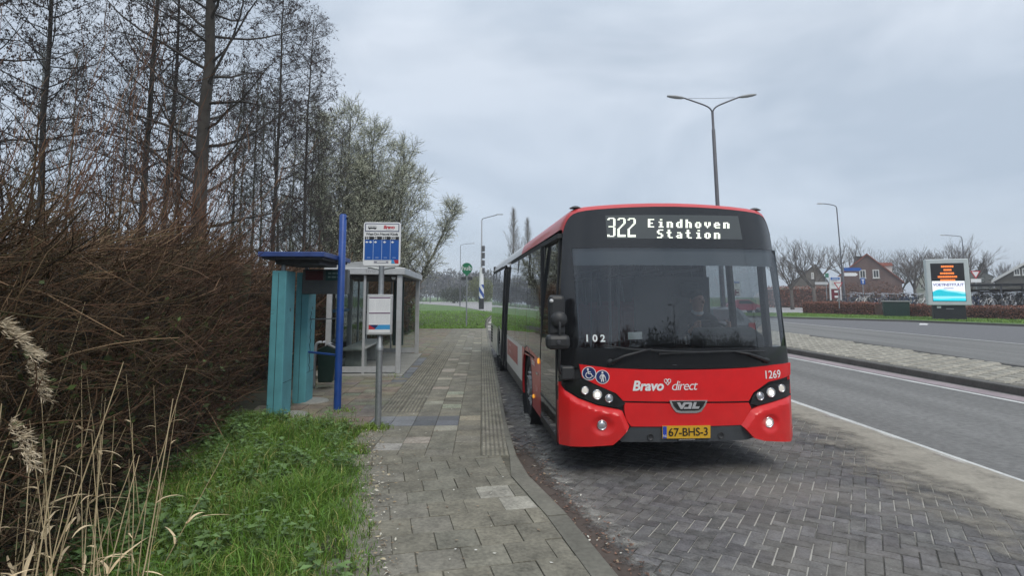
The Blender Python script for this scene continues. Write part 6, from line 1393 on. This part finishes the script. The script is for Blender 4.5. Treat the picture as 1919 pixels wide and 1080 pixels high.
# houses
brick = mat('house_brick', (.150, .100, .088), .9, nscale=5, namt=.25, bump=.2); brick2 = mat('house_brick_grey', (.15, .135, .12), .9, nscale=5, namt=.25); rooft = mat('roof_tile_red', (.24, .075, .05), .8, nscale=2.5, namt=.3); roofd = mat('roof_tile_dark', (.06, .055, .055), .8, nscale=2.5, namt=.3)
framew = mat('frame_white', (.62, .62, .60), .6); paned = mat('window_pane', (.05, .055, .06), .15); chimd = mat('chimney_dark', (.05, .04, .04), .9)
def house(px0, px1, pyap, pyeL, pyeR, Y, depth, wins, label, wallm, roofm, apx=None, chim=None, dormer=None, barge=None, rz=None, pybase=None):
    pL, pR = at(px0, pyeL, Y), at(px1, pyeR, Y); pa = at(apx or (px0+px1)/2, pyap, Y); c = (pL.x+pR.x)/2
    rz = -math.atan2(c, Y) if rz is None else rz; t = thing('house', label, 'house', (c, Y, 0), rz); th_ = -rz; t.scale = (1/(math.cos(th_)+math.tan(th_)*math.sin(th_)), 1, 1); x0, x1, xa = pL.x-c, pR.x-c, pa.x-c
    b = MB(); b.prism([(x0, -.2), (x1, -.2), (x1, pR.z), (xa, pa.z), (x0, pL.z)], 0, depth, f=lambda a_, z_, y_: (a_, y_, z_)); w_ = b.build('wall', wallm, t)
    b = MB(); ov = .22
    for xe, ze, s in ((x0, pL.z, -1), (x1, pR.z, 1)):
        sl_ = (pa.z-ze)/abs(xa-xe); xo, zo = xe+s*.4, ze-.4*sl_
        b.prism([(xa, pa.z+.02), (xo, zo+.02), (xo, zo+ov), (xa, pa.z+ov)], -.25, depth+.25, f=lambda a_, z_, y_: (a_, y_, z_))
    rf = b.build('roof', roofm, t)
    if barge:
        for xe, ze, s in ((x0, pL.z, -1), (x1, pR.z, 1)):
            sl_ = (pa.z-ze)/abs(xa-xe); xo, zo = xe+s*.45, ze-.45*sl_; b = MB(); b.prism([(xa, pa.z-.12), (xo, zo-.12), (xo, zo+.26), (xa, pa.z+.26)], -.36, -.26, f=lambda a_, z_, y_: (a_, y_, z_)); b.build('barge_board', barge, rf)
    for wx0, wy0, wx1, wy1 in wins:
        A_, B_ = at(wx0, wy0, Y), at(wx1, wy1, Y); b = MB(); cx, cz, ww, wh = (A_.x+B_.x)/2-c, (A_.z+B_.z)/2, B_.x-A_.x, A_.z-B_.z
        for dx_, dz_, sx, sz in ((0, wh/2, ww, .16), (0, -wh/2, ww, .16), (-ww/2+.08, 0, .16, wh), (ww/2-.08, 0, .16, wh), (0, 0, .09, wh)): b.box((cx+dx_, -.03-.004*(sx > sz), cz+dz_), (sx, .16, sz))
        f = b.build('window', framew, t); b = MB(); b.box((cx, -.01, cz), (ww-.2, .06, wh-.1)); b.build('pane', paned, f); b = MB(); b.box((cx, -.10, cz-wh/2-.1), (ww+.2, .22, .07)); b.build('sill', framew, f)
    if chim: A_ = at(chim[0], chim[1], Y); b = MB(); b.box((A_.x-c, depth*.5, A_.z-1.4), (1.1, .8, 2.8)); b.box((A_.x-c, depth*.5, A_.z+.05), (1.3, 1.0, .14)); b.build('chimney', chimd, rf)
    if dormer: A_ = at(dormer[0], dormer[1], Y); b = MB(); b.box((A_.x-c, depth*.45, A_.z-.9), (2.6, 3, 1.4)); dm = b.build('dormer', framew, rf); b = MB(); b.box((A_.x-c, depth*.45, A_.z-.05), (3.0, 3.4, .5), taper=.85); b.build('dormer_roof', rooft, dm)
    return t
house(1553, 1688, 478, 532, 528, 90, 11, [(1610, 507, 1623, 521), (1635, 507, 1648, 521)], 'brown brick gable house with two white framed windows behind the bicycles', brick, rooft, 1624.5, (1608, 478), (1656, 494))
house(1478, 1556, 497, 536, 536, 104, 12, [(1520, 512, 1525.5, 522)], 'grey brown gable house half hidden by bare street trees, nearest the bus', brick2, roofd, 1528)
house(1862, 1990, 492, 525, 525, 78, 12, [(1899, 504, 1912, 515), (1915, 504, 1928, 515)], 'grey gable house with white barge boards at the right picture edge', mat('house_grey', (.10, .095, .08), .9, nscale=4, namt=.2), roofd, 1925, None, None, framew)
house(1712, 1752, 506, 532, 532, 112, 9, [(1724, 533, 1732, 541)], 'white gabled house between the trees and the billboard', mat('house_white', (.50, .50, .48), .8, nscale=3, namt=.1), roofd, 1734)
house(1800, 1860, 507, 519, 519, 150, 30, [(1838, 522, 1843, 527)], 'long low house with a dark roof in the distance right of the billboard', brick2, roofd, 1830, (1848, 507))
b_ = at(1515, 555, 99); t = thing('garage', 'low flat roofed white garage beside the left gable house', 'garage', (b_.x, 99, 0)); b = MB(); b.box((0, 0, 1.5), (9, 4, 3.2)); b.build('wall', mat('garage_wall', (.40, .40, .38), .8, nscale=2, namt=.15), t); b = MB(); b.box((0, 0, 3.2), (9.5, 4.5, .3)); b.build('roof', mat('garage_roof', (.5, .5, .48), .7), t)
for q in range(3): b = MB(); b.box((-3+q*3, -2.02, 1.25), (2.3, .06, 2.3)); b.build('door', mat('garage_door', (.25, .25, .25), .7), t)
# bare street trees
GT = 'bare street trees on the right'
for px, Y, sd, s, lab in ((1484, 80, 1, 1.11, 'bare tree just right of the bus roof corner'), (1526, 78, 2, 1.20, 'bare tree with a wide fan crown in front of the grey brown gable house'), (1594, 97, 3, 1.37, 'bare tree rising behind the chimney of the brown gable house'), (1662, 112, 4, 1.14, 'bare tree right behind the brown gable house roof'), (1692, 104, 1, 1.19, 'bare tree left of the white gabled house'), (1716, 96, 2, 1.19, 'bare tree in front of the white gabled house'), (1740, 108, 3, 1.26, 'bare tree directly left of the billboard'), (1762, 98, 4, 1.26, 'bare tree rising behind the billboard, first one'), (1786, 104, 2, 1.37, 'bare tree rising behind the billboard, second one'), (1818, 90, 3, 1.30, 'largest bare tree, right of the billboard'), (1893, 92, 4, 0.96, 'slender bare tree in front of the grey gable house'), (1640, 125, 3, 1.14, 'distant bare tree behind the dormer of the brown house'), (1870, 170, 2, 0.92, 'small distant bare tree over the far roofs')):
    plant_tree('street_tree', lab, 'tree', 'round', 40+sd, px_tree(px, Y, .1), s, sd*1.9+px, GT)
# a dark conifer over the roofs
t = thing('conifer_tree', 'dark conical conifer over the distant roofs', 'tree', px_tree(1845, 150, .1)); b = MB(); b.tube([(0, 0, 0), (0, 0, 9)], [.3, .06], 6); b.build('trunk', bark, t); g = MB()
for q in range(10): zz = 1.5+q*.85; clump_quads(g, (0, 0, zz), (2.9*(1-q/11), 2.9*(1-q/11), .8), 190, .5, .9, ((1, 1, 1), (.7, .8, .8)))
g.build('crown', mat('conifer_needles', (.022, .035, .028), .9, attr=True), t, tint=True)
# signs
def tri_sign(px, py, Y, zfoot, s, label, lower=False):
    p = at(px, py, Y); t = thing('yield_sign', label, 'road sign', (p.x, Y, zfoot), rad(-8)); zc = p.z-zfoot
    b = MB(); b.tube([(0, .05, 0), (0, .05, zc+s*.5)], .045, 8); b.build('post', galv, t)
    tri = lambda k: [(-k, k*.58), (0, -k*1.15), (k, k*.58)]
    b = MB(); b.prism([(a_, zc+c_) for a_, c_ in tri(s)], -.02, .02, f=vert); sg = b.build('sign_face', sred, t); b = MB(); b.poly([(a_, -.024, zc+c_) for a_, c_ in tri(s*.68)]); b.build('sign_field', white, sg)
    if lower: b = MB(); b.box((0, 0, zc-s*1.5), (s*2.0, .03, s*.75)); b.build('lower_plate', white, t)
tri_sign(1571, 534, 53, PZ2, .40, 'red and white yield sign in front of the white totem'); tri_sign(1828, 513, 62, PZ2, .50, 'red and white yield sign with a lower plate right of the billboard', True)
def totem(px, pyt, pyb, Y, wpx, label):
    A_, B_ = at(px, pyt, Y), at(px, pyb, Y); k = Y/1080; h = A_.z-B_.z; W_ = wpx*k; t = thing('stop_totem', label, 'totem', (A_.x, Y, B_.z), rad(-6))
    b = MB(); b.box((0, 0, h*.74), (W_, .18, h*.52)); bo = b.build('panel', white, t, bevel=.03); b = MB()
    for s_ in (-1, 1): b = MB(); b.box((s_*(W_/2-.05), 0, h*.24), (.10, .14, h*.48)); b.build('leg', white, t)
    b = MB(); b.box((0, -.1, h*.92), (W_*.8, .02, h*.11)); b.build('name_field', mat('totem_blue', (.03, .12, .45), .5), bo); b = MB(); b.box((0, -.115, h*.92), (W_*.55, .008, h*.045)); b.build('name_print', mat('print_light', (.4, .5, .65), .6), bo)
    b = MB()
    for q in range(4): b.box((-.1, -.098, h*(.82-.06*q)), (W_*.5, .012, h*.015))
    b.build('small_print', mat('print_grey', (.25, .25, .26), .6), bo)
    b = MB(); b.box((0, 0, h*.26), (W_*.72, .10, h*.40)); lp = b.build('info_case', mat('case_red', (.15, .015, .03), .5), t); b = MB(); b.box((.05, -.06, h*.37), (W_*.34, .03, h*.09)); b.box((.05, -.06, h*.15), (W_*.34, .03, h*.09)); b.build('info_print', white, lp)
    return t
totem(1564, 519, 563, 57, 20, 'white and blue bus stop totem beside the parked bicycles'); totem(1380, 527, 556, 60, 12, 'white bus stop totem seen through the side window of the bus')
p = at(1617, 527, 60); t = thing('dead_end_sign', 'small blue dead end sign on a grey post before the brown gable house', 'road sign', (p.x, 60, PZ2)); b = MB(); zc = p.z-PZ2; b.tube([(0, .05, 0), (0, .05, zc)], .04, 8); b.build('post', galv, t); b = MB(); b.box((0, 0, zc), (.46, .03, .66)); s_ = b.build('sign_face', sblue, t); b = MB(); b.box((0, -.02, zc-.08), (.09, .012, .34)); b.box((0, -.021, zc+.14), (.28, .012, .10)); b.build('symbol', white, s_)
p = at(1548, 523, 66); t = thing('street_name_sign', 'pale street name sign on a grey post left of the white totem', 'road sign', (p.x, 66, .1)); b = MB(); zc = p.z-.1; b.tube([(0, .05, 0), (0, .05, zc+.6)], .045, 8); b.build('post', galv, t); b = MB(); b.box((-.55, 0, zc-.5), (1.5, .03, .30)); b.build('name_plate', mat('plate_grey', (.45, .46, .47), .5), t); b = MB(); b.box((.12, -.0, zc+.4), (.40, .03, .5)); b.build('small_sign', mat('small_green', (.05, .2, .14), .5), t)
p = at(1597, 505, 70); t = thing('direction_sign', 'blue finger direction signs on a pole left of the brown gable house', 'road sign', (p.x-1.1, 70, .1)); b = MB(); zc = p.z-.1; b.tube([(0, .05, 0), (0, .05, zc+.4)], .06, 8); b.build('post', galv, t)
for dz, w_, m_ in ((0, 2.0, sblue), (-.62, 1.5, white)): b = MB(); b.prism([(.1, -.2), (w_, -.2), (w_+.25, 0), (w_, .2), (.1, .2)], -.02, .02, f=lambda a_, c_, e_: (a_, e_, c_+zc+dz)); b.build('finger_board', m_, t)
# cars on the road, seen through the bus and beyond the hedge
def car(label, loc, rz, col, plate=True):
    t = thing('parked_car', label, 'car', loc, rz); m_ = mat('car_paint_%d_%d' % (int(col[0]*999), int(col[2]*999)), col, .3, coat=.7); L, W = 3.9, 1.7
    prof = [(-L/2, .35), (-L/2-.03, .62), (-L/2+.03, .90), (-L/2+.28, 1.02), (-L/2+.75, 1.38), (-L/2+1.25, 1.46), (.35, 1.45), (.95, 1.02), (L/2-.25, .86), (L/2, .62), (L/2, .35)]
    b = MB(); n = len(prof); xs_ = [(-1, .86), (-.92, 1), (.92, 1), (1, .86)]
    def wx(z): return W/2*(1-.20*max(0, (z-.85)/.6))
    for sx in (-1, -.9, .9, 1):
        for y, z in prof: k = .985 if abs(sx) == 1 else 1; b.v.append((sx*wx(z), y, .35+(z-.35)*k))
    for j in range(3):
        for q in range(n-1): b.face((j*n+q, j*n+q+1, (j+1)*n+q+1, (j+1)*n+q))
    b.face(list(range(n))[::-1]); b.face([3*n+q for q in range(n)]); b.build('body', m_, t, fixn=True, autosm=35)
    gm = mat('car_glass', (.03, .035, .04), .08); b = MB(); b.poly([(-.62, -L/2+.31, 1.04), (.62, -L/2+.31, 1.04), (.55, -L/2+.72, 1.36), (-.55, -L/2+.72, 1.36)]); o = b.build('rear_window', gm, t); o.location.y = -.02; o.location.z = .02
    for s in (-1, 1):
        b = MB(); b.poly([(s*(wx(1.03)+.004), -.95, 1.03), (s*(wx(1.03)+.004), .80, 1.03), (s*(wx(1.36)+.004), .38, 1.36), (s*(wx(1.36)+.004), -.85, 1.36)]); b.build('side_window', gm, t)
        b = MB(); b.box((s*.70, -L/2-.01, .84), (.20, .06, .26)); b.build('tail_light', mat('tail_red', (.35, .01, .01), .3), t)
        for y in (-1.2, 1.2):
            b = MB(); b.lathe([(0, .02), (.20, .02), (.22, .0), (.30, .01), (.31, -.05), (.31, -.18)], (s*W/2, y, .31), 'X', 18, Matrix.Scale(s, 4, (1, 0, 0))); b.build('wheel', rubber, t)
    b = MB(); b.box((0, -L/2-.03, .48), (W-.1, .12, .2)); b.build('bumper', blackm, t, bevel=.03); b = MB(); b.box((0, -L/2-.06, .68), (.5, .02, .11)); b.build('number_plate', mat('plate_yellow', (.62, .36, .025), .4), t); return t
car('dark grey hatchback on the road, seen from behind through the bus side window', (7.0, 20.8, 0), rad(2), (.04, .045, .055))
p = at(1392, 560, 62); car('red car beyond the bus, glimpsed through its side window', (p.x, 62, 0), rad(-80), (.32, .03, .06)); car('white car with a red stripe behind the bicycles right of the billboard', (at(1812, 555, 66).x, 66, PZ2), rad(80), (.6, .6, .6))
# litter bag on the verge kerb, yellow tub by the house
p = on(1728, 609, .0); g = MB(); 
for q in range(5): leafq(g, Vector((p.x-.2+q*.08, p.y, .02)), Vector((1, r.uniform(-.5, .5), .1)), .25, .07, r)
tag(g.build('paper_scrap', white), 'white paper scrap lying at the foot of the verge kerb', 'litter')
# ============================================================ WHAT STANDS BEHIND THE CAMERA (mirrored in the bus glass)
hedge_row((-34, -30), (60, -36), 4, 3.6, 3500, 'long dark hedge behind the viewpoint, only mirrored in the windscreen', leaf=.4, cols=((.3, .5, .35), (.25, .35, .3)))
for q, (x, y, w_, h) in enumerate(((-12, -29, 4, 5.2), (-3, -31, 5, 5.6), (6, -29, 4, 4.8), (16, -33, 5, 5.8), (27, -31, 5, 5.0), (40, -33, 6, 5.6))):
    bush((x, y, 0), w_, h, 1500, (.05, .045, .03), 'dark round bush before the hedge behind the viewpoint, only mirrored in glass', 'dark_bush', (.3, .6))['group'] = 'bushes behind the viewpoint'
for x, y, lab in ((19.4, -5.2, 'two armed street lamp near the viewpoint, only mirrored in the windscreen'), (20.7, -35, 'two armed street lamp far behind the viewpoint, only mirrored in the windscreen')):
    t = thing('street_lamp', lab, 'street lamp', (x, y, 0), rad(60), 'street lamps along the roads'); h = 7.6
    b = MB(); b.lathe([(0, h), (.05, h), (.10, h*.3), (.12, 0)], n=10); b.build('column', lampgrey, t, autosm=40)
    for s_ in (-1, 1):
        b = MB(); b.tube(smoothpts([(0, 0, h-.05), (s_*.10, 0, h+.12), (s_*.30, 0, h+.25), (s_*.75, 0, h+.43), (s_*1.15, 0, h+.50)], 4), .04, 6); b.build('arm', lampgrey, t)
        b = MB(); b.box((s_*1.5, 0, h+.52), (.75, .25, .12), taper=.8); b.build('lamp_head', headm, t, bevel=.03)
# ============================================================ damp air
g = MB(); g.bbox((-710, -310, -1.1), (710, 910, 26)); hz = g.build('haze', bpy.data.materials.new('haze_air')); hz['kind'] = 'stuff'; hz['label'] = 'thin damp haze in the air over the whole place'; hz['category'] = 'haze'
m = hz.data.materials[0]; m.use_nodes = True; m.node_tree.nodes.clear(); o = m.node_tree.nodes.new('ShaderNodeOutputMaterial'); v = m.node_tree.nodes.new('ShaderNodeVolumePrincipled')
v.inputs['Color'].default_value = (.86, .90, .96, 1); v.inputs['Density'].default_value = .0011; m.node_tree.links.new(v.outputs[0], o.inputs['Volume'])
